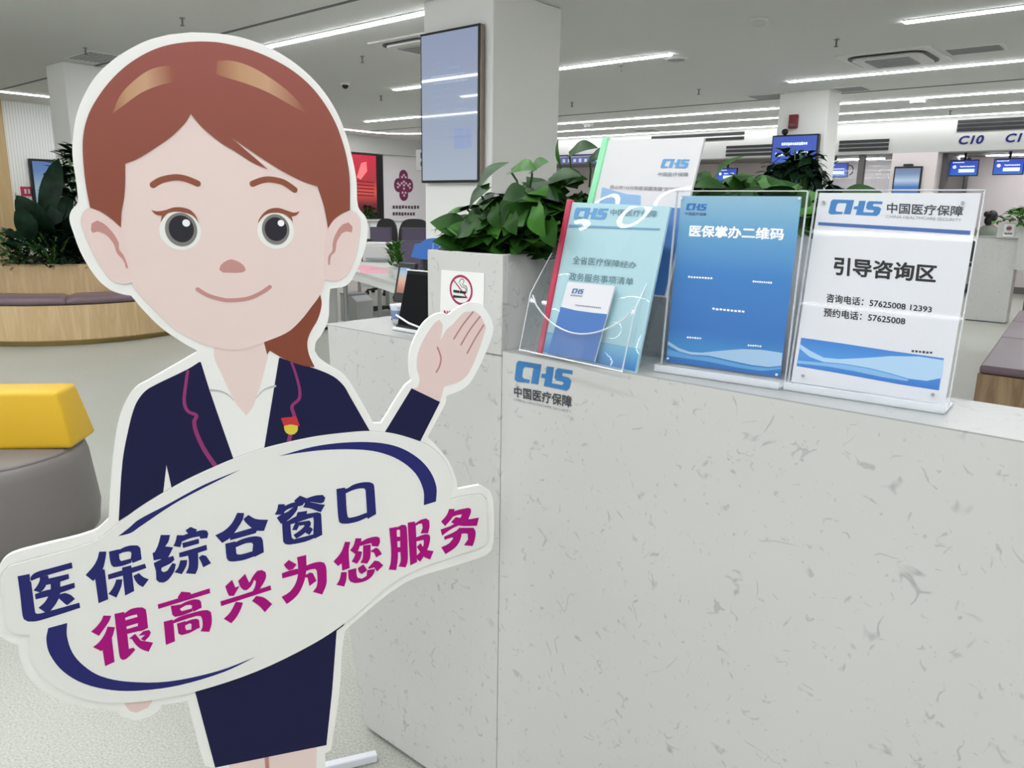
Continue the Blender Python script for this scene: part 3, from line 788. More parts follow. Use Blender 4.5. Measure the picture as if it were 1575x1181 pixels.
# ------------------------------------------------------------------ distant counter with planter and a clerk
t = thing('reception_counter', 'distant white stone counter at the right edge of the photo', 'counter', (-1.9, 12.05, 0))
MB().box((-2.21, 12.05, 0.012), (-1.72, 12.28, 1.12), .004).build('front', M_QUARTZ, t)
MB().box((-2.20, 12.06, 0), (-1.73, 12.27, .012)).build('shadow_gap', M_QDARK, t)
MB().box((-2.24, 12.04, 1.12), (-1.98, 12.30, 1.135), .003).build('worktop', M_QTOP, t)
t = thing('planter_box', 'white planter box with a small red sticker on the distant counter', 'planter', (-1.7, 12.05, 1.135))
b = MB(); b.box((-1.97, 12.0, 1.121), (-1.2, 12.03, 1.32)).box((-1.97, 12.27, 1.121), (-1.2, 12.30, 1.32)).box((-1.97, 12.03, 1.121), (-1.94, 12.27, 1.32)).box((-1.23, 12.03, 1.121), (-1.2, 12.27, 1.32)).box((-1.718, 12.0, .72), (-1.2, 12.30, 1.121))
b.build('box', M_QUARTZ, t); MB().box((-1.94, 12.03, 1.121), (-1.23, 12.27, 1.29)).build('soil', M_SOIL, t)
dp = Plane((0, 11.998, 0), 0)
art('sticker', dp, [[(-1.90, 1.14), (-1.78, 1.14), (-1.78, 1.30), (-1.90, 1.30)]], M_WPRINT, t, .003)
art('sticker_ring', dp, [ellipse((-1.84, 1.245), .032, .032)], mat('sticker_ring', '#B8808C'), t, .005)
art('sticker_bar', dp, [[(-1.865, 1.235), (-1.815, 1.235), (-1.815, 1.255), (-1.865, 1.255)]] + dashes([(-1.885, 1.19), (-1.795, 1.19), (-1.795, 1.165), (-1.885, 1.165)], 5, 2), mat('sticker_ink', '#5A4450'), t, .007)
plant_bush((-1.68, 12.15, 1.28), 200, .36, .22, 'bright green plant in the planter box of the distant counter', 21, .07, .13, leafmat('bright_leaf', '#2C5E22', '#5B963C', .35), .5)
t = thing('side_cabinet', 'dark brown cabinet beside the distant counter', 'cabinet', (-1.4, 12.6, 0))
MB().box((-1.60, 12.36, 0), (-.9, 12.9, .70), .01).build('body', mat('brown_laminate', '#7A6350', .5), t)
MB().box((-1.58, 12.35, .05), (-1.25, 12.36, .67)).build('door', mat('brown_door', '#8A705A', .5), t)
MB().box((-1.30, 12.335, .3), (-1.28, 12.35, .45)).build('handle', M_GREY, t)

# seated clerk seen from behind
def person():
    c = Vector((-2.80, 16.2, .112))
    t = thing('person', 'person with dark hair in a bun and grey-green top, sitting behind the distant counter', 'person', c)
    bm = bmesh.new(); J = {}
    def j(n, p, par=None):
        v = bm.verts.new(Vector(p)); J[n] = v
        if par: bm.edges.new((J[par], v))
    j('pelvis', (0, 0, .58)); j('waist', (0, .0, .74), 'pelvis'); j('chest', (0, .0, .93), 'waist'); j('neck', (.01, .0, 1.10), 'chest'); j('head', (.03, .02, 1.24), 'neck'); j('crown', (.035, .02, 1.34), 'head')
    rad = {'pelvis': (.16, .13), 'waist': (.125, .10), 'chest': (.155, .11), 'neck': (.05, .05), 'head': (.085, .095), 'crown': (.06, .065)}
    for s, q in ((-1, 'l'), (1, 'r')):
        j('sh' + q, (s * .17, 0, 1.02), 'chest'); j('el' + q, (s * .24, .06, .80), 'sh' + q); j('wr' + q, (s * .16, .28, .82), 'el' + q); j('pa' + q, (s * .14, .35, .82), 'wr' + q)
        rad.update({'sh' + q: (.06, .06), 'el' + q: (.042, .042), 'wr' + q: (.028, .028), 'pa' + q: (.035, .016)})
        for k in range(4):
            j('f%d' % k + q, (s * .14 + (k - 1.5) * .02, .40, .818), 'pa' + q); j('g%d' % k + q, (s * .14 + (k - 1.5) * .022, .435 + .008 * (k in (1, 2)), .808), 'f%d' % k + q)
            rad['f%d' % k + q] = (.009, .009); rad['g%d' % k + q] = (.008, .008)
        j('th' + q, (s * .10, .36, .815), 'pa' + q); rad['th' + q] = (.010, .010)
        j('hi' + q, (s * .09, .04, .56), 'pelvis'); j('kn' + q, (s * .11, .42, .54), 'hi' + q); j('an' + q, (s * .11, .40, .12), 'kn' + q); j('to' + q, (s * .11, .56, .05), 'an' + q)
        rad.update({'hi' + q: (.09, .09), 'kn' + q: (.062, .062), 'an' + q: (.04, .04), 'to' + q: (.04, .03)})
    me = bpy.data.meshes.new('body'); names = list(J); bm.verts.index_update()
    idx = {n: J[n].index for n in names}; bm.to_mesh(me); bm.free()
    o = bpy.data.objects.new('body', me); COL.objects.link(o); o.parent = t
    o.modifiers.new('skin', 'SKIN'); me.skin_vertices or bpy.context.view_layer.update()
    if not me.skin_vertices: me.skin_vertices.new() if hasattr(me.skin_vertices, 'new') else None
    sk = me.skin_vertices[0].data
    for n in names: sk[idx[n]].radius = rad[n]; sk[idx[n]].use_root = (n == 'pelvis')
    sub = o.modifiers.new('sub', 'SUBSURF'); sub.levels = sub.render_levels = 2
    me.materials.append(mat('skin', '#D9B49C', .5))
    # clothing: loft around the torso and sleeves
    b = MB(); prof = [(.165, .125, .56), (.145, .115, .72), (.165, .125, .88), (.20, .13, 1.0), (.15, .10, 1.075), (.07, .065, 1.12)]
    rings = [[b.bm.verts.new(c + Vector((rx * math.cos(a), ry * math.sin(a), z))) for a in [2 * math.pi * k / 20 for k in range(20)]] for rx, ry, z in prof]
    for A_, B_ in zip(rings, rings[1:]):
        for k in range(20): b.bm.faces.new((A_[k], A_[(k + 1) % 20], B_[(k + 1) % 20], B_[k]))
    for s in (-1, 1): b.tube([c + Vector(p) for p in ((s * .15, 0, 1.03), (s * .20, .02, .96), (s * .25, .06, .80), (s * .20, .2, .82))], .075, 10, .045)
    b.build('top', mat('sage_cloth', '#8C958A', .8), t, True)
    b = MB()
    for s in (-1, 1): b.tube([c + Vector(p) for p in ((s * .08, 0, .57), (s * .10, .2, .57), (s * .11, .43, .54), (s * .11, .42, .3), (s * .11, .40, .14))], .105, 10, .055)
    b.build('trousers', mat('dark_cloth', '#2A2C33', .8), t, True)
    b = MB(); hc = c + Vector((.025, .0, 1.275)); b.ball(hc, .10, (.95, 1.0, 1.12)).ball(hc + Vector((-.06, -.10, .04)), .055).ball(hc + Vector((-.03, -.04, -.07)), .075, (1, .8, 1.2))
    b.build('hair', mat('black_hair', '#17141A', .5), t, True)
    b = MB(); fc = c + Vector((.03, .085, 1.25)); b.ball(fc, .075, (.9, .75, 1.2)).ball(fc + Vector((0, .06, -.01)), .013)
    b.build('face', mat('skin', '#D9B49C'), t, True)
    b = MB()
    for s in (-1, 1): b.ball(fc + Vector((s * .028, .053, .02)), .008)
    b.build('eyes', M_BLACK, t, True)
    MB().tube([fc + Vector((-.02, .05, -.045)), fc + Vector((0, .056, -.05)), fc + Vector((.02, .05, -.045))], .004, 6).build('mouth', mat('lip', '#A85A55'), t)
    return t
person()
t = thing('office_chair', 'dark chair under the person behind the distant counter', 'chair', (-2.84, 16.2, 0))
MB().box((-3.08, 15.98, .50), (-2.60, 16.42, .555), .02).build('seat', M_DARK, t)
MB().box((-3.06, 15.94, .6), (-2.62, 15.98, .98), .02).build('backrest', M_DARK, t)
MB().tube([(-2.84, 16.2, .03), (-2.84, 16.2, .51)], .03, 8).build('column', M_GREY, t)
MB().box((-2.88, 15.92, .48), (-2.80, 16.00, .66), .01).build('back_bracket', M_DGREY, t)
b = MB()
for k in range(5): b.tube([(-2.84, 16.2, .06), (-2.84 + .28 * math.cos(k * 1.2566), 16.2 + .28 * math.sin(k * 1.2566), .04)], .022, 6)
b.build('base', M_DARK, t)

# ------------------------------------------------------------------ floor plant in front of the far column
pc = (-1.66, 4.3, 0)
t = thing('potted_tree', 'dark potted tree with drooping leaves between the blue sign and the white sign', 'plant', pc)
MB().lathe(pc, [(.14, 0), (.19, .4), (.2, .42), (.17, .42)], 32).build('pot', M_WHITE, t, True)
MB().lathe(pc, [(.0, .4), (.165, .4)], 24, cap=False).build('soil', M_SOIL, t)
b = MB()
for k in range(3): b.tube([(pc[0] + .03 * math.cos(k * 2.1), pc[1] + .03 * math.sin(k * 2.1), .4), (pc[0] + .02 * math.cos(k * 2.1 + 1.2), pc[1] + .02 * math.sin(k * 2.1 + 1.2), .8), (pc[0] + .04 * math.cos(k * 2.1 + 2), pc[1] + .04 * math.sin(k * 2.1 + 2), 1.25)], .022, 8, .014)
b.build('trunk', mat('bark', '#5E503C', .9), t)
rnd = random.Random(4); b = MB(); st = MB()
for k in range(84):
    a = rnd.uniform(0, 6.28); h = rnd.uniform(1.2, 1.72); r = (.04 + .30 * min(1, (1.76 - h) / .36) ** 1.2) * rnd.uniform(.35, 1)
    hub = Vector((pc[0] - .04 + r * 1.15 * math.cos(a), pc[1] + r * math.sin(a), h))
    st.tube([(pc[0], pc[1], min(h, 1.25)), ((pc[0] + hub.x) / 2, (pc[1] + hub.y) / 2, h + .02), hub], .004, 4)
    for i in range(6):
        a2 = a + (i - 2.5) * .8 + rnd.uniform(-.2, .2); l = rnd.uniform(.12, .20)
        leaf(b, hub, hub + Vector((math.cos(a2) * l * .55, math.sin(a2) * l * .55, l * rnd.uniform(-.95, .15))), rnd.uniform(.04, .06), (math.cos(a2), math.sin(a2), .5), .12, .15, 6, False)
leafobj(b, 'leaves', M_DROOP, t); st.build('stems', M_STEM, t)

# ------------------------------------------------------------------ office corner seen between the cartoon head and the column
DZ = .75
t = thing('office_desk', 'white curved office desk seen between the cartoon head and the counter', 'desk', (-6.2, 5.1, 0))
out = [(-7.4, 5.25), (-6.7, 5.02), (-6.0, 4.78), (-5.05, 4.38), (-5.05, 5.0), (-5.7, 5.6), (-6.6, 6.0), (-7.4, 6.1)]
MB().prism([(x, y, DZ - .03) for x, y in out], (0, 0, .03)).build('desktop', M_WHITE, t)
b = MB(); b.prism([(x, y, DZ - .10) for x, y in [(-7.38, 5.27), (-6.7, 5.04), (-6.0, 4.80), (-5.07, 4.40), (-5.07, 4.42), (-6.0, 4.83), (-6.7, 5.07), (-7.38, 5.30)]], (0, 0, .07)); b.build('apron', M_LAMPBOX, t)
for x, y in ((-7.3, 5.5), (-5.15, 4.55), (-7.3, 6.0), (-5.2, 4.95)): MB().tube([(x, y, 0), (x, y, DZ - .03)], .025, 8).build('leg', M_GREY, t)
t = thing('office_desk', 'second office desk further back, carrying the purple and the wide dark monitor', 'desk', (-8.266, 7.134, 0.848)[:2] + (0,))
q = Vector((-8.266, 7.134, 0.848))
o = MB().box((-.7, -.35, .72), (.7, .35, .75), .004).build('desktop', M_WHITE); o.parent = t
for sx, sy in ((-1, -1), (1, -1), (1, 1), (-1, 1)):
    o = MB().box((sx * .66 - .02, sy * .31 - .02, 0), (sx * .66 + .02, sy * .31 + .02, .72)).build('leg', M_GREY); o.parent = t
o = MB().box((-.66, .30, .25), (.66, .32, .70)).build('modesty_panel', M_LAMPBOX); o.parent = t
t.rotation_euler.z = .6
def flat(name, lab, cat, p, sx, sy, h, m, rz=0, grp=None):
    t = thing(name, lab, cat, (p[0], p[1], DZ), grp, rz)
    o = MB().box((-sx / 2, -sy / 2, 0), (sx / 2, sy / 2, h), min(h * .3, .01)).build({'sheet': 'paper', 'keyboard': 'case'}.get(name, 'body'), m); o.parent = t
    return t
for k, (p, rz) in enumerate((((-6.726, 5.287, 0.75), .3), ((-6.225, 5.091, 0.75), -.3))):
    flat('paper_sheet', ['pink paper sheet on the office desk next to the cartoon ear', 'pink paper sheet on the office desk, the right one of two'][k], 'paper', p, .5, .34, .003, mat('pink_paper', '#E8A8B4', .7), -.4 + rz)
t = flat('keyboard', 'dark keyboard on the office desk', 'keyboard', (-6.451, 5.655, 0.75), .44, .17, .025, M_DARK, -.5)
t = flat('desk_phone', 'dark telephone on the office desk behind the pink paper', 'telephone', (-7.555, 6.081, 0.75), .2, .2, .05, M_DARK, -.3)
def monitor(p, wd, ht, rz, lab, m, top):
    t = thing('monitor', lab, 'monitor', (p[0], p[1], DZ), None, rz)
    def add(n, b, mm): o = b.build(n, mm); o.parent = t; return o
    zc = top - DZ
    add('casing', MB().box((-wd / 2, -.02, zc - ht), (wd / 2, .02, zc), .008), m)
    add('display', MB().box((-wd / 2 + .015, -.024, zc - ht + .02), (wd / 2 - .015, -.02, zc - .015)), mat('dim_display', '#554A62', .25))
    add('stand', MB().box((-.03, .0, .0), (.03, .04, zc - ht * .5), .006), M_GREY)
    add('foot', MB().box((-.11, -.09, 0), (.11, .09, .012), .004), M_GREY)
    return t
PURP = mat('monitor_back', '#4A4450', .5)
monitor((-8.597, 7.112, 0.905), .30, .25, .6, 'monitor with dim purple screen left of the small plants behind the office desk', PURP, 1.11)
monitor((-6.174, 5.504, 0.882), .27, .30, .5, 'dark grey monitor right of the small plants behind the office desk', mat('slate_plastic', '#3C3D4C', .5), 1.05)
monitor((-7.939, 7.151, 0.931), .36, .22, .6, 'wide dark monitor furthest back on the office desk', PURP, 1.12)
t = thing('printer', 'white office printer below the purple monitor', 'printer', ((-7.306, 6.037, 0.75)[0], (-7.306, 6.037, 0.75)[1], DZ), None, .6)
for n, b, m in (('body', MB().box((-.19, -.13, 0), (.19, .13, .2), .015), M_WHITE), ('paper_tray', MB().box((-.14, -.17, .03), (.14, -.12, .05), .004), M_GREY), ('lid', MB().box((-.18, -.12, .2), (.18, .12, .225), .008), M_LAMPBOX)):
    o = b.build(n, m); o.parent = t
def smallplant(p, h, lab, seed):
    t = thing('potted_plant', lab, 'plant', (p[0], p[1], DZ))
    MB().lathe((p[0], p[1], DZ), [(.035, 0), (.05, .09), (.044, .09), (.04, .07), (0, .07)], 20, cap=False).build('pot', M_WHITE, t, True)
    rnd = random.Random(seed); b = MB()
    for k in range(34):
        a = rnd.uniform(0, 6.28); q = Vector((p[0], p[1], DZ + .08 + h * rnd.uniform(.1, .8))) + Vector((math.cos(a), math.sin(a), 0)) * rnd.uniform(.0, .05)
        leaf(b, q, q + Vector((math.cos(a) * .07, math.sin(a) * .07, rnd.uniform(.0, .07))), .045, (0, 0, 1), .1, .2, 5)
    leafobj(b, 'leaves', M_POTHOS2, t)
smallplant((-5.625, 4.789, 0.906), .27, 'small green plant in a white pot between the two monitors, left one', 1)
smallplant((-5.436, 4.688, 0.909), .3, 'small green plant in a white pot between the two monitors, right one', 2)
t = thing('floor_sign', 'blue wavy topped sign just above the planter box with the no smoking notice', 'sign', (-4.431, 4.102, 1.008)[:2] + (0,))
q = Vector((-4.431, 4.102, 1.008)); pl = Plane((q.x, q.y, 0), 41)
z0 = q.z
ws = smooth([(-0.1111, 0.0152), (-0.0808, 0.1111), (-0.0353, 0.1212), (0.0, 0.1464), (0.0454, 0.1565), (0.101, 0.1565), (0.1464, 0.1414), (0.1717, 0.1111), (0.1767, 0.0707), (0.1263, 0.0101), (0.0, -0.005)])
b = MB(); b.prism([pl.at((x, z0 + y)) for x, y in ws], pl.n * .02); b.build('panel', mat('sign_blue_bright', '#3F78CE', .5), t)
lettering('digits', pl, [('17', [(.055, z0 + .12), (.13, z0 + .12), (.12, z0 + .04), (.045, z0 + .04)])], mat('pale_blue', '#7FA6DE'), t, .022, .02)
MB().box((q.x - .03, q.y + .0, .02), (q.x + .03, q.y + .04, q.z + .03)).build('post', M_BLACK, t)
MB().lathe((q.x, q.y + .02, 0), [(.16, 0), (.16, .012), (.05, .022)], 24).build('base', M_BLACK, t)
def office_chair(p, rz, lab, ht=1.22, wd=.5, grp=None):
    t = thing('office_chair', lab, 'chair', (p[0], p[1], 0), grp, rz)
    def add(n, b, m, sm=False): o = b.build(n, m, None, sm); o.parent = t
    add('seat', MB().box((-.24, -.24, .44), (.24, .24, .52), .03), M_BLACK)
    back = smooth([(-wd * .42, .56), (-wd * .5, .9), (-wd * .36, ht - .05), (0, ht), (wd * .36, ht - .05), (wd * .5, .9), (wd * .42, .56)], 60)
    add('backrest', MB().prism([(x, .22, z) for x, z in back], (0, .06, 0)), M_BLACK)
    add('back_bracket', MB().box((-.04, .2, .46), (.04, .24, .62), .01), M_DARK)
    add('column', MB().tube([(0, 0, .08), (0, 0, .45)], .028, 10), M_GREY)
    for k in range(5):
        a = k * 1.2566
        add('base_arm', MB().tube([(0, 0, .10), (.28 * math.cos(a), .28 * math.sin(a), .075)], .026, 6, .018), M_DARK)
        add('caster', MB().lathe((.28 * math.cos(a), .28 * math.sin(a), 0), [(.02, 0), (.034, .015), (.034, .045), (.012, .066)], 12), M_BLACK)
    for s in (-1, 1):
        add('armrest', MB().tube([(s * .25, .1, .50), (s * .29, .1, .68), (s * .29, -.16, .69)], .02, 8), M_DARK)
    return t
q = (-9.827, 8.164, 1.161); office_chair(q, .6, 'black office chair behind the purple monitor', 1.20, .36)
q = (-9.03, 8.06, 1.179); office_chair(q, .6, 'large black office chair behind the wide dark monitor', 1.21, .52)
q = (-7.867, 6.236, 0.0); office_chair((q[0] - .02, q[1] + .38), 2.2, 'black office chair on casters showing under the office desk', .98, .44)
t = thing('drawer_unit', 'white drawer unit beside the counter end, below the cartoon ear', 'drawer unit', (-7.439, 5.48, 0.0))
q = Vector((-7.439, 5.48, 0.0))
q = q + Vector((.0, -.25, 0))
MB().box((q.x - .36, q.y - .2, .03), (q.x + .08, q.y + .2, .58), .012).build('body', M_WHITE, t)
for k in range(3): MB().box((q.x - .34, q.y - .215, .05 + k * .175), (q.x + .06, q.y - .2, .215 + k * .175), .004).build('drawer', M_LAMPBOX, t)
MB().box((q.x - .34, q.y - .18, 0), (q.x + .06, q.y + .18, .03)).build('plinth', M_DARK, t)
q = Vector((-7.544, 5.828, 0.0))
t = thing('floor_block', 'grey slant sided block under the office desk', 'bin', q)
b = MB(); b.prism([(q.x - .3, q.y, 0), (q.x + .02, q.y, 0), (q.x + .02, q.y, .26), (q.x - .1, q.y, .33), (q.x - .3, q.y, .33)], (0, .25, 0)); b.build('body', mat('light_grey_plastic', '#B5B7B5', .6), t)  # plain grey block for a pale slanted area under the desk
MB().box((q.x - .31, q.y - .01, .33), (q.x - .09, q.y + .26, .345), .004).build('rim', M_GREY, t)
t = thing('wall_counter', 'white low cabinet under the red picture panel', 'cabinet', (-14.9, 12.2, 0))
MB().box((-15.3, 11.2, 0), (-14.7, 13.0, 1.05), .01).build('body', M_WHITE, t)
MB().box((-15.3, 11.15, 1.05), (-14.65, 13.05, 1.08), .005).build('top', M_LAMPBOX, t)
for k in range(3): MB().box((-14.7, 11.25 + k * .58, .08), (-14.685, 11.8 + k * .58, 1.0), .003).build('door', M_LAMPBOX, t)
plant_bush((-14.95, 12.0, 1.08), 120, .2, .3, 'small dark green plant in front of the red picture panel', 31, .07, .14, M_POTHOS)

# ------------------------------------------------------------------ the near stone counter
CY = 1.151
t = thing('reception_counter', 'large white veined stone counter filling the lower right, with the blue letter emblem', 'counter', (-1.02, CY, 0))
b = MB()
def front(b, pts, y0, y1): b.prism([(x, y0, z) for x, z in pts], (0, y1 - y0, 0)); return b
front(MB(), [(-1.504, .014), (-1.562, .30), (-1.600, 1.0), (-1.605, 1.1055), (-1.021, 1.1055), (-1.021, .014)], CY, 1.355).build('panel', M_QUARTZ, t)
front(MB(), [(-1.019, .014), (-1.019, 1.1165), (1.2, 1.1165), (1.2, .014)], CY, 1.355).build('panel', M_QUARTZ, t)
front(MB(), [(-1.49, 0), (-1.49, .014), (1.19, .014), (1.19, 0)], CY + .012, 1.34).build('shadow_gap', M_QDARK, t)
MB().box((-1.618, CY + .0005, 1.1055), (-1.021, 1.36, 1.108)).build('worktop', M_QTOP, t)
MB().box((-1.021, CY + .0005, 1.1165), (1.2, 1.281, 1.119)).build('worktop', M_QTOP, t)
MB().box((-1.021, 1.282, 1.1165), (1.2, 1.36, 1.118)).build('worktop_rear', M_QTOP, t)
cp = Plane((0, CY, 0), 0)
art('logo_print', cp, LOGO_CTR, M_LOGO, t, .0008)
lettering('lettering', cp, [('中国医疗保障', [(-0.9862, 1.0512), (-0.8414, 1.0551), (-0.8411, 1.0316), (-0.9857, 1.0288)])], M_TXT, t, .0008, .022)
lettering('small_lettering', cp, [('CHINA HEALTHCARE SECURITY', [(-0.9857, 1.0256), (-0.8412, 1.0264), (-0.8414, 1.0215), (-0.9856, 1.0213)])], M_TXTG, t, .0008)

# low planter box on the counter
t = thing('planter_box', 'white stone planter box on the counter with the no smoking notice', 'planter', (-1.13, 1.25, 1.108))
x0, x1, y0, y1, z0, z1 = -1.236, -1.02, 1.149, 1.36, 1.1085, 1.31
b = MB().box((x0, y0, z0), (x1, y0 + .014, z1), .0015).box((x0, y1 - .014, z0), (x1, y1, z1), .0015).box((x0, y0 + .014, z0), (x0 + .014, y1 - .014, z1), .0015).box((x1 - .014, y0 + .014, z0), (x1, y1 - .014, z1), .0015)
b.build('box', M_QUARTZ, t)
MB().box((x0 + .014, y0 + .014, z0), (x1 - .014, y1 - .014, 1.285)).build('soil', M_SOIL, t)
ns = Plane((0, 1.149, 0), 0)
nt = MB(); nt.prism([ns.at(p, .0002) for p in [(-1.1923, 1.2698), (-1.0682, 1.271), (-1.0693, 1.1722), (-1.197, 1.1585)]], ns.n * .0012)
nt = nt.build('notice', mat('notice_paper', '#F3F3F0', .5), t)
M_NS = mat('notice_red', '#A8275A', .5)
cx, cy = (-1.1331, 1.2318)
rx, ry = .0165, .0255
ro, ri = [(cx + .0335 * math.cos(a), cy + .0315 * math.sin(a)) for a in [2 * math.pi * k / 40 for k in range(41)]], [(cx + .0285 * math.cos(a), cy + .0265 * math.sin(a)) for a in [2 * math.pi * k / 40 for k in range(41)]]
b = MB()
for k in range(40): b.poly([ns.at(p, .0018) for p in (ro[k], ro[k + 1], ri[k + 1], ri[k])])
b.prism([ns.at(p, .0016) for p in ribbon([(-1.1551, 1.2511), (-1.1149, 1.2166)], .0026, None, False)], ns.n * .0002)
b.build('ring_print', M_NS, nt)
art('cigarette_print', ns, [[(-1.1551, 1.2309), (-1.1373, 1.2305), (-1.1379, 1.225), (-1.1551, 1.2254)], [(-1.1366, 1.2303), (-1.1181, 1.23), (-1.1181, 1.2252), (-1.1366, 1.2251)], [(-1.1558, 1.2198), (-1.1181, 1.2193), (-1.118, 1.2164), (-1.1558, 1.2142)]], M_BLK, nt, .0021)
art('smoke_print', ns, [ribbon([(-1.1389, 1.2466), (-1.1325, 1.255), (-1.1245, 1.2522), (-1.1277, 1.2429), (-1.1166, 1.2403), (-1.1156, 1.2291)], .0012), ribbon([(-1.1357, 1.2446), (-1.1309, 1.2392), (-1.1197, 1.2367), (-1.1191, 1.2299)], .0012)], M_BLK, nt, .002)
lettering('lettering', ns, [('NO SMOKING', [(-1.184, 1.1855), (-1.074, 1.1857), (-1.0745, 1.1751), (-1.1841, 1.1741)])], M_NS, nt, .002, .04)

# tall planter standing behind the ledge
t = thing('planter_box', 'tall grey-white stone planter behind the blue sign and the white sign', 'planter', (-.62, 1.5, 0))
x0, x1, y0, y1, z0, z1 = -.86, -.42, 1.378, 1.62, 0, 1.372
b = MB().box((x0, y0, z0), (x1, y0 + .014, z1)).box((x0, y1 - .014, z0), (x1, y1, z1)).box((x0, y0 + .014, z0), (x0 + .014, y1 - .014, z1)).box((x1 - .014, y0 + .014, z0), (x1, y1 - .014, z1))
b.build('box', M_QUARTZ, t)
MB().box((x0 + .014, y0 + .014, 1.2), (x1 - .014, y1 - .014, 1.34)).build('soil', M_SOIL, t)

# ------------------------------------------------------------------ pothos plants
def pothos(lab, c, boxes, n, seed, heroes):
    t = thing('pothos_plant', lab, 'plant', c)
    rnd = random.Random(seed); b1, b2, st = MB(), MB(), MB()
    for (ax, ay, az), (rx, ry, rz_), cnt in boxes:
        for k in range(cnt):
            a = rnd.uniform(0, 6.28); e = math.asin(rnd.uniform(-.1, 1)); f = rnd.uniform(.45, 1) ** .6
            o = Vector((math.cos(a) * math.cos(e), math.sin(a) * math.cos(e), math.sin(e)))
            p = Vector((ax + rx * f * o.x, ay + ry * f * o.y, az + rz_ * f * o.z))
            a2 = a + rnd.uniform(-.9, .9); l = rnd.uniform(.055, .085)
            d = Vector((math.cos(a2) * .8, math.sin(a2) * .8, rnd.uniform(-1.0, .15))).normalized()
            if p.z + d.z * l < az: d.z = rnd.uniform(-.1, .3); d.normalize()
            leaf(rnd.choice((b1, b1, b1, b2)), p, p + d * l, l * rnd.uniform(.66, .84), (o.x * .7 + rnd.uniform(-.3, .3), o.y * .7 - .35, .8 + rnd.uniform(-.2, .3)), .10, .12, 8)
            m_ = Vector(c) * .5 + p * .5; m_.z = max(c[2] + .01, p.z - .03)
            st.tube([(c[0] * .8 + p.x * .2, c[1] * .8 + p.y * .2, c[2] - .005), m_, p], .0018, 5)
    for base_, tip, wd, up, stalk, light in heroes:
        leaf(b2 if light else b1, base_, tip, wd, up, .14, .12, 10)
        if stalk: st.tube([stalk, ((stalk[0] + base_[0]) / 2 + .003, (stalk[1] + base_[1]) / 2, (stalk[2] + base_[2]) / 2 + .006), base_], .0022, 6)
    leafobj(b1, 'leaves', M_POTHOS, t); leafobj(b2, 'young_leaves', M_POTHOS2, t); st.build('stems', mat('dark_stem', '#2F4A24', .5), t)
    return t
HY = lambda p: p
pothos('glossy pothos plant spilling out of the planter box with the no smoking notice', (-1.13, 1.25, 1.286),
    [((-1.14, 1.26, 1.305), (.085, .08, .10), 110), ((-1.08, 1.28, 1.33), (.11, .075, .13), 110), ((-.98, 1.34, 1.32), (.10, .06, .12), 90), ((-1.08, 1.28, 1.31), (.08, .06, .08), 60)], 0, 11,
    [((-1.186, 1.22, 1.395), (-1.268, 1.2, 1.341), .052, (-.2, -.5, 1), (-1.183, 1.25, 1.357), 1),
     ((-1.155, 1.22, 1.432), (-1.085, 1.24, 1.491), .06, (-.4, -.8, .6), (-1.164, 1.25, 1.399), 0),
     ((-1.105, 1.2, 1.44), (-1.141, 1.18, 1.396), .05, (-.5, -.9, .3), None, 0),
     ((-1.042, 1.26, 1.475), (-1.005, 1.27, 1.491), .05, (0, -.7, .9), (-1.055, 1.27, 1.44), 1),
     ((-1.081, 1.24, 1.472), (-1.012, 1.24, 1.474), .055, (0, -.6, .9), (-1.072, 1.26, 1.426), 1),
     ((-1.003, 1.19, 1.43), (-1.041, 1.17, 1.416), .05, (0, -.9, .6), None, 0),
     ((-0.961, 1.18, 1.403), (-0.929, 1.17, 1.345), .055, (-.3, -1, .2), None, 1),
     ((-1.069, 1.18, 1.402), (-1.049, 1.17, 1.359), .045, (-.3, -1, .2), None, 0),
     ((-1.09, 1.18, 1.367), (-1.177, 1.17, 1.334), .055, (-.3, -.9, .5), None, 0),
     ((-1.099, 1.19, 1.339), (-1.168, 1.18, 1.309), .05, (-.2, -.8, .7), None, 1),
     ((-1.012, 1.17, 1.387), (-0.998, 1.165, 1.348), .05, (-.3, -1, .2), None, 0),
     ((-0.93, 1.18, 1.377), (-0.909, 1.175, 1.327), .05, (-.2, -1, .3), None, 0),
     ((-1.023, 1.36, 1.511), (-0.95, 1.36, 1.522), .045, (0, -.75, .8), (-1.026, 1.37, 1.449), 0),
     ((-0.977, 1.37, 1.5), (-0.927, 1.37, 1.506), .045, (0, -.75, .8), (-0.983, 1.38, 1.445), 0),
     ((-1.046, 1.36, 1.489), (-1.053, 1.36, 1.547), .010, (0, -1, .1), (-1.049, 1.37, 1.449), 1),
     ((-0.974, 1.33, 1.447), (-1.043, 1.33, 1.47), .05, (0, -.7, .9), None, 0),
     ((-1.025, 1.33, 1.441), (-0.957, 1.34, 1.459), .05, (0, -.6, .9), None, 0),
     ((-1.027, 1.3, 1.453), (-0.959, 1.32, 1.464), .055, (0, -.6, .9), None, 0)])
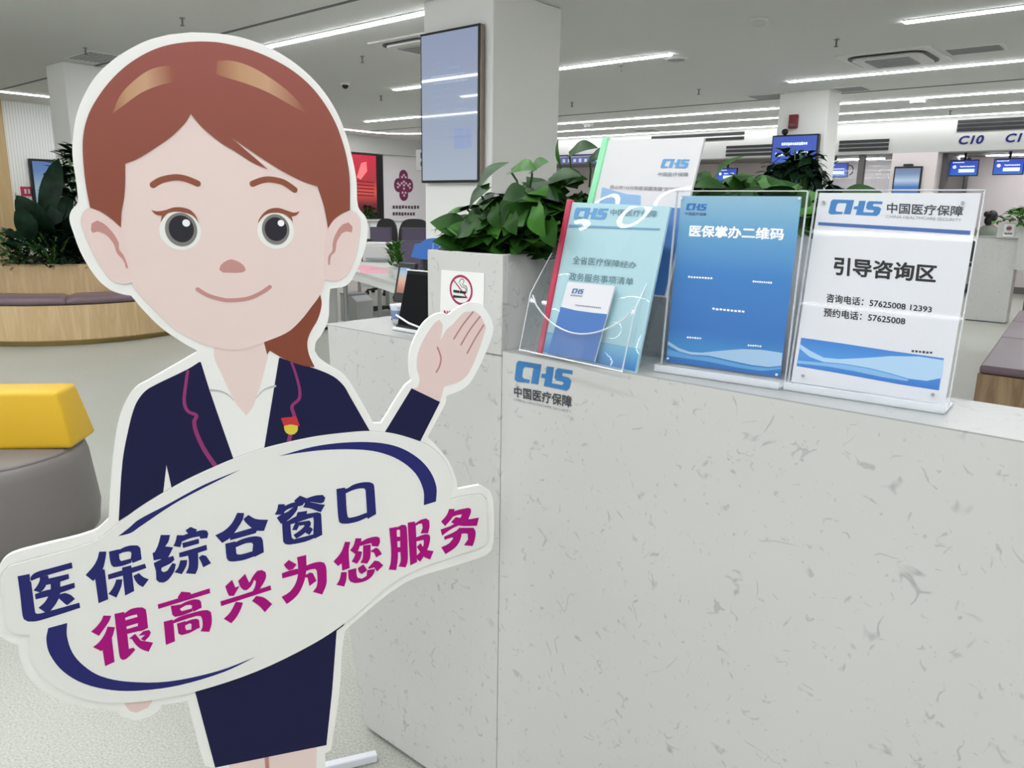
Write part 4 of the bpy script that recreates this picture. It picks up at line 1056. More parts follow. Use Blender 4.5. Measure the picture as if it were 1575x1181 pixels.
pothos('pothos plant rising behind the blue sign, with one leaf arching to the left', (-.64, 1.5, 1.34),
    [((-.72, 1.50, 1.39), (.12, .09, .085), 90), ((-.58, 1.49, 1.37), (.13, .10, .08), 90)], 0, 17,
    [((-0.762, 1.5, 1.455), (-0.697, 1.5, 1.507), .035, (-.6, -.6, .6), (-0.771, 1.5, 1.432), 0),
     ((-0.661, 1.48, 1.432), (-0.719, 1.46, 1.462), .06, (0, -.7, .9), None, 1),
     ((-0.685, 1.5, 1.451), (-0.633, 1.48, 1.447), .05, (0, -.6, .9), None, 1),
     ((-0.566, 1.42, 1.431), (-0.518, 1.4, 1.38), .05, (.2, -1, .4), None, 0),
     ((-0.541, 1.42, 1.419), (-0.521, 1.374, 1.357), .045, (.2, -1, .2), None, 1),
     ((-0.533, 1.42, 1.397), (-0.5, 1.374, 1.355), .045, (.2, -1, .2), None, 0)])

# ------------------------------------------------------------------ payment terminal, phone and cup at the left end of the counter
tp = Plane((-1.418, 1.215, 1.122), 4, 16)
t = thing('payment_terminal', 'black tilted touch terminal with white trim on the counter left of the planter box', 'terminal', (-1.35, 1.27, 1.108))
MB().box((-1.425, 1.205, 1.1085), (-1.245, 1.345, 1.117), .003).build('base', mat('terminal_white', '#E4E6E8', .35), t)
b = MB(); b.prism([(-1.418, 1.212, 1.117), (-1.418, 1.33, 1.117), (-1.418, 1.33, 1.121), (-1.418, 1.215, 1.121)], (.172, 0, 0)); b.build('foot', mat('matt_black', '#08090C', .7), t)
b = MB(); q = [tp.at((0, -.004), -.004), tp.at((0, .132), -.004), tp.at((0, .132), -.004) + Vector((0, .04, -.004)), tp.at((0, 0), -.004) + Vector((0, .11, -.004))]
b.prism(q, tp.u * .172); b.build('body', mat('matt_black', '#08090C', .7, 0, .2), t)
MB().obox(tp.at((.004, .004)), tp.u * .164, tp.v * .122, -tp.n * .004, .001).build('display', mat('off_display', '#06070A', .5, 0, .1), t)
MB().obox(tp.at((0, .1325)), tp.u * .172, tp.v * .003, -tp.n * .046).build('top_trim', MATS['terminal_white'], t)
MB().tube([tp.at((-.002, .022), .004), tp.at((.05, .006), .010), tp.at((.11, -.004), .012), tp.at((.172, -.004), .012)], .0025, 8).build('cable', MATS['terminal_white'], t)
hp = Plane((-1.548, 1.33, 1.176), 3, 14)
t = thing('phone_stand', 'tilted phone showing a colourful picture, behind the black terminal', 'phone', (-1.51, 1.335, 1.108))
MB().box((-1.55, 1.31, 1.1085), (-1.48, 1.358, 1.116), .002).build('base', M_BLACK, t)
MB().obox(hp.at((.02, -.065), -.016), hp.u * .02, hp.v * .1, -hp.n * .01).build('stand', M_BLACK, t)
MB().obox(hp.at((-.016, -.02), -.004), hp.u * .062, hp.v * .105, -hp.n * .012, .003).build('case', M_BLACK, t)
mphone = grad('phone_picture', [(0, '#8E6A66'), (.25, '#D98A72'), (.55, '#EBC3A6'), (.8, '#B8D2E4'), (1, '#7FB2DC')], 2, .3, .75, 1.176 - 1.108, 1.245 - 1.108)
art('display', hp, [[(-.002, .004), (.034, .004), (.034, .07), (-.002, .07)]], mphone, t, .001)
t = thing('plastic_cup', 'small clear cup with a blue band behind the black terminal', 'cup', (-1.505, 1.285, 1.108))
MB().lathe((-1.488, 1.29, 1.1085), [(.0, .001), (.020, .001), (.022, .016), (.027, .046), (.028, .049), (.026, .046), (.021, .016), (.018, .004), (0, .004)], 28, cap=False).build('shell', mat('frosted_plastic', '#E9EDF4', .3), t, True)
MB().lathe((-1.488, 1.29, 1.1085), [(.0225, .014), (.0268, .036), (.0266, .0362), (.0222, .014)], 28, cap=False).build('band', mat('cup_blue', '#6F80A8', .4), t, True)

# ------------------------------------------------------------------ printed signs in clear stands
def stand(t, pl, wd, ht, foot_in, foot_out):
    """clear sheet stand: front and back sheet, a foot plate with a raised lip"""
    MB().obox(pl.at((-.004, -.004), .0025), pl.u * (wd + .008), pl.v * (ht + .008), -pl.n * .0018, .0006).build('front_sheet', M_FILM, t)
    MB().obox(pl.at((-.004, -.004), -.0012), pl.u * (wd + .008), pl.v * (ht + .008), -pl.n * .002, .0006).build('back_sheet', M_FILM, t)
    b = MB()
    for o, s in (((-.0052, -.004), (.0014, ht + .008)), ((wd + .0038, -.004), (.0014, ht + .008)), ((-.004, ht + .0036), (wd + .008, .0014))):
        b.obox(pl.at(o, .0028), pl.u * s[0], pl.v * s[1], -pl.n * .006)
    b.build('edge_glint', M_ACRE, t)  # bright sheet edges, their gleam put into the whitish colour
    h = Vector((pl.n.x, pl.n.y, 0)).normalized(); a = pl.at((-.004, -.004), 0); a.z = 1.1195
    b = MB().obox(a + h * foot_in, pl.u * (wd + .008), -h * foot_out, (0, 0, .0035), .001)
    b.obox(a + h * foot_in, pl.u * (wd + .008), -h * .004, (0, 0, .013), .001)
    b.build('foot', M_ACRE, t)
def wave(pl, top, bot, m, t, off): return art('wave_print', pl, [smooth(top) [:-4] + smooth(bot)[:-4] if False else top + bot], m, t, off)

sr = Plane((-.462, 1.237, 1.13), 2.7, 9)
t = thing('sign_stand', 'white printed sign in a clear stand with the large black title, rightmost on the counter', 'sign', (-.35, 1.26, 1.119))
stand(t, sr, .225, .305, .024, .075)
pr = MB().obox(sr.at((.0, .0), .0006), sr.u * .225, sr.v * .305, -sr.n * .0006).build('printed_sheet', mat('sign_paper', '#DADCE2', .45), t)
logo(sr, [(0.0173, 0.2954), (0.0963, 0.2925), (0.0982, 0.2686), (0.0187, 0.2714)], pr, None, .0010)
lettering('lettering', sr, [('中国医疗保障', [(0.103, 0.2908), (0.2064, 0.2863), (0.2066, 0.2716), (0.1046, 0.2744)])], M_TXT, pr, .0010, .018)
lettering('small_lettering', sr, [('CHINA HEALTHCARE SECURITY', [(0.1044, 0.2723), (0.2063, 0.2685), (0.2064, 0.2643), (0.1042, 0.2678)])], M_TXTG, pr, .0010)
art('rule_print', sr, [[(0.0052, 0.2589), (0.2199, 0.2516), (0.22, 0.2457), (0.0056, 0.2539)]], mat('rule_blue', '#3F62A6', .45), pr, .0010)
lettering('title', sr, [('引导咨询区', [(0.0379, 0.2056), (0.1854, 0.2009), (0.1863, 0.1742), (0.0405, 0.1763)])], M_BLK, pr, .0010, .03)
lettering('phone_lines', sr, [('咨询电话：57625008 12393', [(0.0351, 0.147), (0.1871, 0.1409), (0.1877, 0.1299), (0.0359, 0.1332)]), ('预约电话：57625008', [(0.0342, 0.1241), (0.1542, 0.1207), (0.1549, 0.1088), (0.035, 0.1103)])], M_BLK, pr, .0010, .018)
art('caption_print', sr, dashes([(0.1689, 0.0733), (0.1982, 0.074), (0.1982, 0.0704), (0.1689, 0.0697)], 6, 3, .3), M_TXT, pr, .0010)
mw = grad('wave_blue', [(0, '#2F6FC0'), (.5, '#4A90D6'), (1, '#3676C4')], 2, .4, 0, .03, .085)
art('wave_print', sr, [[(0.0057, 0.0728), (0.0658, 0.0712), (0.1416, 0.0681), (0.2137, 0.0663), (0.2141, 0.0187), (0.16, 0.0197), (0.0728, 0.0239), (0.0053, 0.0263)]], mw, pr, .0009)
art('pale_wave_print', sr, [[(0.0057, 0.0621), (0.0222, 0.0538), (0.0453, 0.0452), (0.0695, 0.0461), (0.1041, 0.0522), (0.1428, 0.0603), (0.1804, 0.0646), (0.2138, 0.0634), (0.2154, 0.0375), (0.1963, 0.0302), (0.1721, 0.0299), (0.1467, 0.0341), (0.1149, 0.0382), (0.0795, 0.0396), (0.0463, 0.0383), (0.0237, 0.0437), (0.0062, 0.055)]], mat('wave_pale', '#A9CAE6', .4), pr, .0011)
art('soft_wave_print', sr, [[(0.0065, 0.0356), (0.0465, 0.037), (0.0797, 0.0384), (0.1151, 0.037), (0.1469, 0.0329), (0.1723, 0.0288), (0.17, 0.026), (0.1366, 0.0268), (0.0957, 0.0302), (0.0534, 0.0322), (0.0066, 0.0307)]], mat('wave_mid', '#7FB2DE', .4), pr, .0012)
b = MB()
for p in [(0.0095, 0.2897), (0.2045, 0.2903), (0.0183, 0.0121), (0.2075, 0.0115)]: b.prism([sr.at(q, .0028) for q in ellipse(p, .0024, .0024, 14)], sr.n * .0022)
b.build('screws', M_GREY, t)

sm = Plane((-.689, 1.219, 1.13), 4.2, 4.2)
t = thing('sign_stand', 'blue printed sign in a clear stand with white title, middle of the counter', 'sign', (-.59, 1.24, 1.119))
stand(t, sm, .214, .300, .03, .07)
mb_ = grad('sign_blue_print', [(0, '#2A66B0'), (.12, '#3C88C6'), (.22, '#3070BA'), (.55, '#377CC0'), (.8, '#62A0CA'), (1, '#90B8CE')], 2, .4, 0, .011, .311)
pr = MB().obox(sm.at((.004, .004), .0006), sm.u * .206, sm.v * .292, -sm.n * .0006).build('printed_sheet', mb_, t)
logo(sm, [(0.0151, 0.2836), (0.0533, 0.2828), (0.053, 0.2707), (0.015, 0.2716)], pr, mat('logo_blue_deep', '#2F6FB6', .45), .0010)
lettering('lettering', sm, [('中国医疗保障', [(0.014, 0.2686), (0.0533, 0.2677), (0.0536, 0.2624), (0.0143, 0.2632)])], mat('slate_ink', '#46557A', .5), pr, .0010, .01)
lettering('title', sm, [('医保掌办二维码', [(0.0252, 0.2469), (0.189, 0.2457), (0.1893, 0.2264), (0.0253, 0.2267)])], M_WPRINT, pr, .0010, .038)
cap = []
for k, q in enumerate(([(0.0303, 0.1594), (0.0764, 0.1596), (0.0764, 0.156), (0.0304, 0.1557)], [(0.1458, 0.1592), (0.179, 0.1591), (0.1792, 0.1557), (0.1459, 0.1557)], [(0.0803, 0.1083), (0.1389, 0.1081), (0.139, 0.1042), (0.0804, 0.1043)], [(0.0393, 0.0539), (0.067, 0.0548), (0.067, 0.0514), (0.0394, 0.0505)], [(0.1494, 0.0526), (0.1736, 0.0534), (0.1737, 0.0501), (0.1494, 0.0493)])):
    cap += dashes(q, 9 if k < 3 else 6, k, .3)
art('caption_print', sm, cap, M_WPRINT, pr, .0010)
art('pale_wave_print', sm, [[(0.0047, 0.0412), (0.0265, 0.0314), (0.0471, 0.0272), (0.0701, 0.0285), (0.1016, 0.0354), (0.1413, 0.0433), (0.1741, 0.046), (0.2088, 0.045), (0.2095, 0.024), (0.1891, 0.0189), (0.1593, 0.0185), (0.122, 0.0215), (0.0835, 0.0249), (0.051, 0.0224), (0.0271, 0.0257), (0.0046, 0.0351)]], mat('wave_pale2', '#A3C4E2', .4), pr, .0010)
art('soft_wave_print', sm, [[(0.0052, 0.0263), (0.0273, 0.0242), (0.0512, 0.0205), (0.0837, 0.0227), (0.1223, 0.0191), (0.1595, 0.0161), (0.1893, 0.0172), (0.2097, 0.0223), (0.2099, 0.0182), (0.1782, 0.0109), (0.1356, 0.0111), (0.0846, 0.0142), (0.0384, 0.0145), (0.0059, 0.0152)]], mat('wave_mid2', '#5FA0D6', .4), pr, .0011)
b = MB()
for p in [(0.0063, 0.2919), (0.2078, 0.2925), (0.0091, 0.0108), (0.2044, 0.0086)]: b.prism([sm.at(q, .0028) for q in ellipse(p, .0022, .0022, 14)], sm.n * .0022)
b.build('screws', mat('clear_stud', '#DDE6EE', .2), t)

# ------------------------------------------------------------------ two tier clear holder with booklets
M_SLEEVE = acrylic('clear_sleeve', '#FFFFFF', .0, .015, .014)
N, L = M_SLEEVE.node_tree.nodes, M_SLEEVE.node_tree.links
tc = N.new('ShaderNodeTexCoord'); nz = N.new('ShaderNodeTexNoise'); nz.inputs['Scale'].default_value = 5; nz.inputs['Detail'].default_value = 1
bp = N.new('ShaderNodeBump'); bp.inputs['Strength'].default_value = .8; bp.inputs['Distance'].default_value = .03
L.new(tc.outputs['Object'], nz.inputs['Vector']); L.new(nz.outputs['Fac'], bp.inputs['Height'])
for n in N:
    if n.type == 'BSDF_GLOSSY': L.new(bp.outputs[0], n.inputs['Normal'])
rp = Plane((-.933, 1.16, 1.125), -1, 13.3, -1.6)
gp = Plane((-.932, 1.25, 1.252), -2, 17, -1.5)
BWD, BHT = .226, .300
t = thing('booklet', 'pale cyan booklet with a red spine clip in the front tier of the clear holder', 'booklet', (-.83, 1.18, 1.125))
cov = MB().obox(rp.at((.010, 0), -.0005), rp.u * (BWD - .010), rp.v * (BHT - .004), -rp.n * .006, .0004).build('cover', mat('cover_cyan', '#AFD3DC', .45), t)
b = MB(); b.obox(rp.at((-.002, -.002), .004), rp.u * .0125, rp.v * (BHT + .003), -rp.n * .013, .003); b.build('spine_clip', mat('clip_red', '#BE3654', .35), t)
logo(rp, [(0.0187, 0.286), (0.0991, 0.2876), (0.0983, 0.2654), (0.0211, 0.2644)], cov, mat('logo_blue_soft', '#5D9BD0', .45), .0006)
lettering('lettering', rp, [('中国医疗保障', [(0.1031, 0.2868), (0.2032, 0.2879), (0.2036, 0.2756), (0.1045, 0.2745)])], mat('steel_ink', '#6E93A6', .5), cov, .0006, .012)
art('rule_print', rp, [[(0.0134, 0.2527), (0.2156, 0.2568), (0.2158, 0.2539), (0.0136, 0.2482)]], mat('rule_steel', '#6CA0C4', .5), cov, .0006)
lettering('title', rp, [('全省医疗保障经办', [(0.0387, 0.1945), (0.183, 0.1948), (0.1827, 0.1829), (0.0397, 0.1783)]), ('政务服务事项清单', [(0.0379, 0.1624), (0.1827, 0.1659), (0.1837, 0.1523), (0.0392, 0.1467)])], mat('teal_ink', '#5F7F88', .5), cov, .0006, .004)
mband = grad('band_blue', [(0, '#3B7CBF'), (.4, '#5AA0D0'), (.75, '#7DBAD8'), (1, '#5FA2CE')], 2, .45, 0, 0, .045)
art('band_print', rp, [[(.012, .003), (BWD - .002, .003), (BWD - .002, .043), (.012, .043)]], mband, cov, .0006)
MB().obox(rp.at((.011, .004), .0012), rp.u * (BWD - .012), rp.v * (BHT - .010), -rp.n * .0003).build('clear_sleeve', M_SLEEVE, t)
t = thing('booklet', 'white booklet with a mint green spine clip in the upper tier of the clear holder', 'booklet', (-.83, 1.27, 1.252))
cov = MB().obox(gp.at((.012, 0), -.0005), gp.u * (BWD - .012), gp.v * (BHT - .004), -gp.n * .006, .0004).build('cover', mat('cover_white', '#DCDBDC', .45), t)
MB().obox(gp.at((-.002, -.002), .004), gp.u * .0145, gp.v * (BHT + .003), -gp.n * .013, .003).build('spine_clip', mat('clip_mint', '#8FE0AE', .35), t)
logo(gp, [(0.1482, 0.257), (0.2076, 0.2559), (0.2088, 0.2381), (0.1488, 0.239)], cov, mat('logo_blue_soft', '#5D9BD0'), .0006)
lettering('lettering', gp, [('中国医疗保障', [(0.1467, 0.2314), (0.2115, 0.2315), (0.2125, 0.2233), (0.1474, 0.2233)])], mat('steel_ink2', '#7E868E', .5), cov, .0006, .006)
lettering('small_lettering', gp, [('昆山市“15分钟医保服务圈”区镇服务', [(0.0445, 0.2048), (0.2111, 0.2027), (0.2118, 0.1948), (0.045, 0.1971)])], mat('mauve_ink', '#8E838C', .5), cov, .0006, .012)
art('wave_print', gp, [[(0.0254, 0.2002), (0.0562, 0.1938), (0.0892, 0.1876), (0.12, 0.1864), (0.1409, 0.1127), (0.0325, 0.1061)]], mat('cover_blue_wave', '#8FB4DC', .5), cov, .0005)
art('band_print', gp, [[(.014, .003), (BWD - .002, .003), (BWD - .002, .165), (.014, .165)]], mat('cover_blue', '#4D80C2', .5), cov, .0007)
MB().obox(gp.at((.013, .004), .0016), gp.u * (BWD - .014), gp.v * (BHT - .010), -gp.n * .0003).build('clear_sleeve', M_SLEEVE, t)
t = thing('leaflet', 'small white and blue leaflet leaning in front of the cyan booklet', 'leaflet', (-.86, 1.16, 1.125))
lp = Plane(rp.o + rp.n * .013, -1, 13.3, -1.6)
_lq = [(0.0471, 0.1447), (0.156, 0.1487), (0.1438, 0.005), (0.0333, 0.0023)]
_lq = [(x * .985 + .001, y * .985) for x, y in _lq]
lf = MB(); lf.prism([lp.at(p) for p in _lq], -lp.n * .004); lf = lf.build('page', mat('leaflet_white', '#DFE0E6', .4), t)
art('blue_print', lp, [quadmap([(0, 0), (1, 0), (1, .63), (.7, .625), (.35, .63), (0, .655)], _lq)], mat('leaflet_blue', '#4875B8', .4), lf, .0006)
logo(lp, quadmap([(.15, .92), (.40, .92), (.40, .85), (.15, .85)], _lq), lf, mat('leaflet_ink', '#5C7CB0', .5), .0006)
art('small_lettering', lp, dashes(quadmap([(.14, .835), (.40, .835), (.40, .815), (.14, .815)], _lq), 8, 1) + dashes(quadmap([(.30, .71), (.85, .71), (.85, .69), (.30, .69)], _lq), 14, 2, .3), M_TXTG, lf, .0006)

t = thing('brochure_holder', 'clear two tier brochure holder at the left end of the ledge', 'holder', (-.84, 1.22, 1.119))
hx0, hx1 = -.965, -.735
hr = Plane((hx0, 1.168, 1.1215), -1, 13.3, -1.6); HW = hx1 - hx0 + .014; DP = .034
def panel(name, pts, off, th, m): return MB().prism([hr.at(p, off) for p in pts], -hr.n * th).build(name, m, t)
U = [(0, 0), (HW, 0), (HW, .115)] + [(HW - .006 - (HW - .012) * k / 16, .11 - .058 * math.sin(math.pi * k / 16) ** .7) for k in range(17)] + [(0, .112)]
panel('front_pocket', U, .028, .0022, M_ACR)
panel('back_panel', [(0, 0), (HW, 0), (HW, .23), (0, .23)], -.0125, .002, M_ACR)
for x in (0, HW - .0022):
    MB().prism([hr.at((x, 0), .028), hr.at((x, .113), .028), hr.at((x, .20), -.012), hr.at((x, 0), -.012)], hr.u * .0022).build('side_panel', M_ACR, t)
    b = MB(); b.tube([hr.at((x + .001, 0), .029), hr.at((x + .001, .113), .029), hr.at((x + .001, .20), -.011)], .0012, 6); b.build('edge_glint', M_ACRE, t)
MB().tube([hr.at(p, .027) for p in U[3:20]], .0017, 6).build('edge_glint', M_ACRE, t)  # bright line of the pocket rim painted as a whitish tube
MB().tube([hr.at((0, .001), .029), hr.at((HW, .001), .029)], .0016, 6).build('edge_glint', M_ACRE, t)
g2 = Plane((hx0 + .01, 1.262, 1.24), -2, 17, -1.5)
for nm, off, th, q in (('upper_pocket', .012, .002, [(0, 0), (HW, 0), (HW, .08), (HW * .8, .06), (HW * .5, .05), (HW * .2, .06), (0, .08)]), ('upper_back_panel', -.0125, .002, [(0, -.11), (HW, -.11), (HW, .2), (0, .2)])):
    MB().prism([g2.at(p, off) for p in q], -g2.n * th).build(nm, M_ACR, t)
MB().box((hx0, 1.19, 1.1195), (hx1 + .01, 1.30, 1.1225), .001).build('base', M_ACR, t)
for x in (hx0 + .001, hx1 + .008):
    MB().prism([(x, 1.20, 1.123), (x, 1.30, 1.123), (x, 1.30, 1.26), (x, 1.262, 1.25)], (.002, 0, 0)).build('side_panel', M_ACR, t)
    MB().tube([(x + .001, 1.30, 1.123), (x + .001, 1.30, 1.26)], .0012, 6).build('edge_glint', M_ACRE, t)

# ------------------------------------------------------------------ the cartoon cut-out board
ct = Plane((-.993, 1.1, 0), 62)
cut = thing('cutout_standee', 'life size cartoon clerk cut-out board with brown hair, raised hand and a lettered oval banner', 'cutout figure', (-1.19, .73, 0))
BT = .010
OUT = [(-0.5096, 1.6593), (-0.4667, 1.6607), (-0.4279, 1.6564), (-0.3887, 1.6441), (-0.3538, 1.625), (-0.3235, 1.6), (-0.298, 1.5677), (-0.2797, 1.53), (-0.2677, 1.4879), (-0.26, 1.4448), (-0.258, 1.3975), (-0.2441, 1.3776), (-0.2433, 1.346), (-0.2548, 1.3062), (-0.273, 1.2708), (-0.2853, 1.2595), (-0.3114, 1.2555), (-0.3135, 1.2394), (-0.3165, 1.2013), (-0.3289, 1.1753), (-0.3396, 1.1613), (-0.3425, 1.1462), (-0.3343, 1.1315), (-0.3161, 1.1162), (-0.2946, 1.1005), (-0.2821, 1.0851), (-0.2399, 1.0024), (-0.2257, 1.0012), (-0.1806, 1.0687), (-0.1667, 1.08), (-0.1702, 1.1003), (-0.1698, 1.1282), (-0.1614, 1.1555), (-0.1431, 1.1866), (-0.1208, 1.2031), (-0.1047, 1.2054), (-0.0939, 1.202), (-0.0738, 1.2155), (-0.049, 1.2247), (-0.0281, 1.2201), (-0.0087, 1.1916), (-0.0041, 1.1687), (-0.0146, 1.1364), (-0.0356, 1.0922), (-0.0588, 1.0604), (-0.0989, 1.0449), (-0.101, 1.0302), (-0.1369, 0.9662), (-0.1161, 0.9432), (-0.0932, 0.9107), (-0.078, 0.8698), (-0.0758, 0.8519), (-0.0297, 0.8554), (-0.007, 0.8394), (-0.0, 0.8158), (0.0019, 0.7356), (-0.0028, 0.7108), (-0.0169, 0.7003), (-0.0854, 0.6876), (-0.1853, 0.6681), (-0.293, 0.5973), (-0.3081, 0.5804), (-0.3219, 0.4511), (-0.3428, 0.3261), (-0.3546, 0.3211)]
LEGR = [(-0.3559, 0.2881)][0]; LEGL = [(-0.5362, 0.3383)][0]
OUT2 = [(-0.5604, 0.345), (-0.5785, 0.3543), (-0.5856, 0.3991), (-0.5983, 0.4995), (-0.6417, 0.5013), (-0.647, 0.4932), (-0.6639, 0.4824), (-0.6887, 0.4805), (-0.7088, 0.4948), (-0.7195, 0.5094), (-0.7571, 0.5238), (-0.793, 0.544), (-0.8244, 0.5732), (-0.8433, 0.6064), (-0.8517, 0.6441), (-0.8512, 0.6661), (-0.8631, 0.6746), (-0.8752, 0.6872), (-0.8742, 0.7451), (-0.8684, 0.7968), (-0.8585, 0.8195), (-0.8435, 0.8311), (-0.8048, 0.8391), (-0.7204, 0.8538), (-0.696, 0.8729), (-0.6861, 0.9441), (-0.6765, 0.9999), (-0.664, 1.0502), (-0.6499, 1.0804), (-0.6344, 1.0993), (-0.6125, 1.1112), (-0.5348, 1.1547), (-0.5552, 1.1683), (-0.589, 1.1969), (-0.6152, 1.2294), (-0.6296, 1.2511), (-0.6414, 1.2536), (-0.6568, 1.2598), (-0.6715, 1.2731), (-0.6851, 1.2954), (-0.6961, 1.3229), (-0.7027, 1.351), (-0.706, 1.3718), (-0.7023, 1.3847), (-0.6938, 1.3947), (-0.6914, 1.4011), (-0.6914, 1.428), (-0.6926, 1.4554), (-0.6921, 1.4756), (-0.6885, 1.4982), (-0.6809, 1.5284), (-0.6681, 1.5566), (-0.6506, 1.5839), (-0.6279, 1.6069), (-0.6041, 1.6246), (-0.5738, 1.642), (-0.5418, 1.6532)]
BASEP = [(LEGR[0], .02), (LEGR[0] + .03, .0), (LEGL[0] - .05, .0), (LEGL[0] - .03, .02)]
outline = smooth(OUT) [:-3] + BASEP + smooth(OUT2)[:-3]
MB().prism([ct.at(p, -BT) for p in outline], ct.n * BT).build('board', M_BOARD, cut)
M_SKIN = mat('cartoon_skin', '#EBD6CF', .45); M_BLUSH = mat('cartoon_blush', '#C68F8A', .45)
M_HAIR = grad('cartoon_hair', [(0, '#833D22'), (.5, '#894632'), (1, '#965047')], 2, .45, 0, 1.15, 1.66)
M_BROW = mat('cartoon_brow', '#8E4C34', .45)
def cp_(name, outlines, m, lvl, sm_=True, parent=None):
    return art(name, ct, [smooth(o) if sm_ else o for o in outlines], m, parent or cut, .0004 * lvl, .0003)
# body, furthest back to front
neck = [(-0.5063, 1.1981), (-0.5103, 1.1433), (-0.5011, 1.1158), (-0.4816, 1.0625), (-0.4643, 1.036), (-0.4513, 1.0545), (-0.424, 1.1364), (-0.4217, 1.1605), (-0.4242, 1.1949)]
cp_('neck', [neck], M_SKIN, 1)
ponytail = [(-0.329, 1.2459), (-0.3273, 1.2283), (-0.335, 1.2022), (-0.3487, 1.1792), (-0.3546, 1.162), (-0.3531, 1.1408), (-0.3437, 1.1161), (-0.3598, 1.1187), (-0.3826, 1.1273), (-0.4014, 1.1375), (-0.419, 1.15), (-0.4239, 1.1429), (-0.428, 1.1654), (-0.4007, 1.1883), (-0.366, 1.2271)]
cp_('ponytail', [ponytail], mat('cartoon_hair_dark', '#83402A', .45), 2)
face = [(-0.635, 1.3604), (-0.6301, 1.3082), (-0.6265, 1.2727), (-0.6209, 1.259), (-0.6063, 1.2384), (-0.5876, 1.2153), (-0.5685, 1.1934), (-0.5396, 1.1739), (-0.5138, 1.1615), (-0.4672, 1.1536), (-0.428, 1.1654), (-0.3882, 1.1809), (-0.3649, 1.2007), (-0.344, 1.2259), (-0.329, 1.2459), (-0.3208, 1.2694), (-0.3159, 1.3112), (-0.3119, 1.3603), (-0.2922, 1.4167), (-0.2995, 1.5237), (-0.3703, 1.6018), (-0.5127, 1.6158), (-0.6235, 1.5557), (-0.6601, 1.4483), (-0.6518, 1.3894)]
fc = cp_('face', [face], M_SKIN, 3)
for pts, mk in (([(-0.6268, 1.2727), (-0.6381, 1.2698), (-0.6536, 1.2753), (-0.6644, 1.2904), (-0.6739, 1.3101), (-0.6817, 1.3319), (-0.6875, 1.351), (-0.69, 1.368), (-0.6877, 1.378), (-0.6823, 1.386), (-0.6745, 1.389), (-0.6614, 1.3838), (-0.6469, 1.3724), (-0.6341, 1.3594), (-0.6273, 1.3185)],
                 [(-0.6777, 1.3551), (-0.6758, 1.3656), (-0.6675, 1.3702), (-0.6577, 1.3648), (-0.6469, 1.3512), (-0.6403, 1.336), (-0.6403, 1.325), (-0.635, 1.3165), (-0.6307, 1.3009), (-0.6303, 1.2947), (-0.633, 1.2958), (-0.6358, 1.3076), (-0.6441, 1.3196), (-0.6475, 1.3339), (-0.6569, 1.3476), (-0.6681, 1.3531), (-0.6753, 1.3511)]),
                ([(-0.3119, 1.3603), (-0.3014, 1.3748), (-0.287, 1.386), (-0.2729, 1.391), (-0.2612, 1.3863), (-0.2557, 1.3752), (-0.2563, 1.355), (-0.2631, 1.3203), (-0.2723, 1.2944), (-0.2848, 1.277), (-0.2994, 1.2686), (-0.314, 1.2704), (-0.3202, 1.2717), (-0.3195, 1.3056)],
                 [(-0.2708, 1.3533), (-0.2692, 1.3633), (-0.2761, 1.3706), (-0.2876, 1.366), (-0.2981, 1.3518), (-0.3044, 1.3347), (-0.3057, 1.3219), (-0.3125, 1.3123), (-0.3136, 1.2977), (-0.3108, 1.2971), (-0.3081, 1.3123), (-0.3006, 1.3205), (-0.2971, 1.3376), (-0.2881, 1.3519), (-0.2796, 1.3549)])):
    e = cp_('ear', [pts], mat('cartoon_ear', '#EAD3CD', .45), 4)
    cp_('ear_fold', [mk], M_BLUSH, 5, True, e)
hair = [(-0.6754, 1.39), (-0.6783, 1.4283), (-0.6775, 1.4762), (-0.673, 1.5046), (-0.6641, 1.5297), (-0.6497, 1.5541), (-0.6304, 1.5791), (-0.6059, 1.603), (-0.5771, 1.623), (-0.5491, 1.6359), (-0.5149, 1.6442), (-0.4772, 1.6474), (-0.4466, 1.6445), (-0.4156, 1.638), (-0.3845, 1.6266), (-0.3567, 1.6118), (-0.3312, 1.5913), (-0.3099, 1.5653), (-0.2926, 1.5346), (-0.2816, 1.5034), (-0.2758, 1.479), (-0.2719, 1.4467), (-0.2728, 1.3917), (-0.2877, 1.3849), (-0.3014, 1.3748), (-0.3119, 1.3603), (-0.313, 1.3714), (-0.3176, 1.3992), (-0.3269, 1.4305), (-0.351, 1.438), (-0.3817, 1.453), (-0.4099, 1.4699), (-0.4408, 1.4904), (-0.4617, 1.5047), (-0.4455, 1.4902), (-0.4261, 1.4735), (-0.407, 1.4559), (-0.4296, 1.4656), (-0.4563, 1.4826), (-0.4772, 1.4949), (-0.5036, 1.5172), (-0.5195, 1.5373), (-0.5298, 1.5224), (-0.5493, 1.5027), (-0.5746, 1.4838), (-0.6038, 1.4649), (-0.6204, 1.4579), (-0.6228, 1.4298), (-0.6265, 1.4048), (-0.6321, 1.3826), (-0.6348, 1.3594), (-0.6469, 1.3724), (-0.6614, 1.3838)]
hr_ = cp_('hair', [hair], M_HAIR, 6)
def sheen(name, x0, xm, x1):
    return grad(name, [(0, '#95523E'), (.3, '#C0946F'), (.6, '#C79C7C'), (1, '#95523E')], 0, .45, 0, x0, x1)
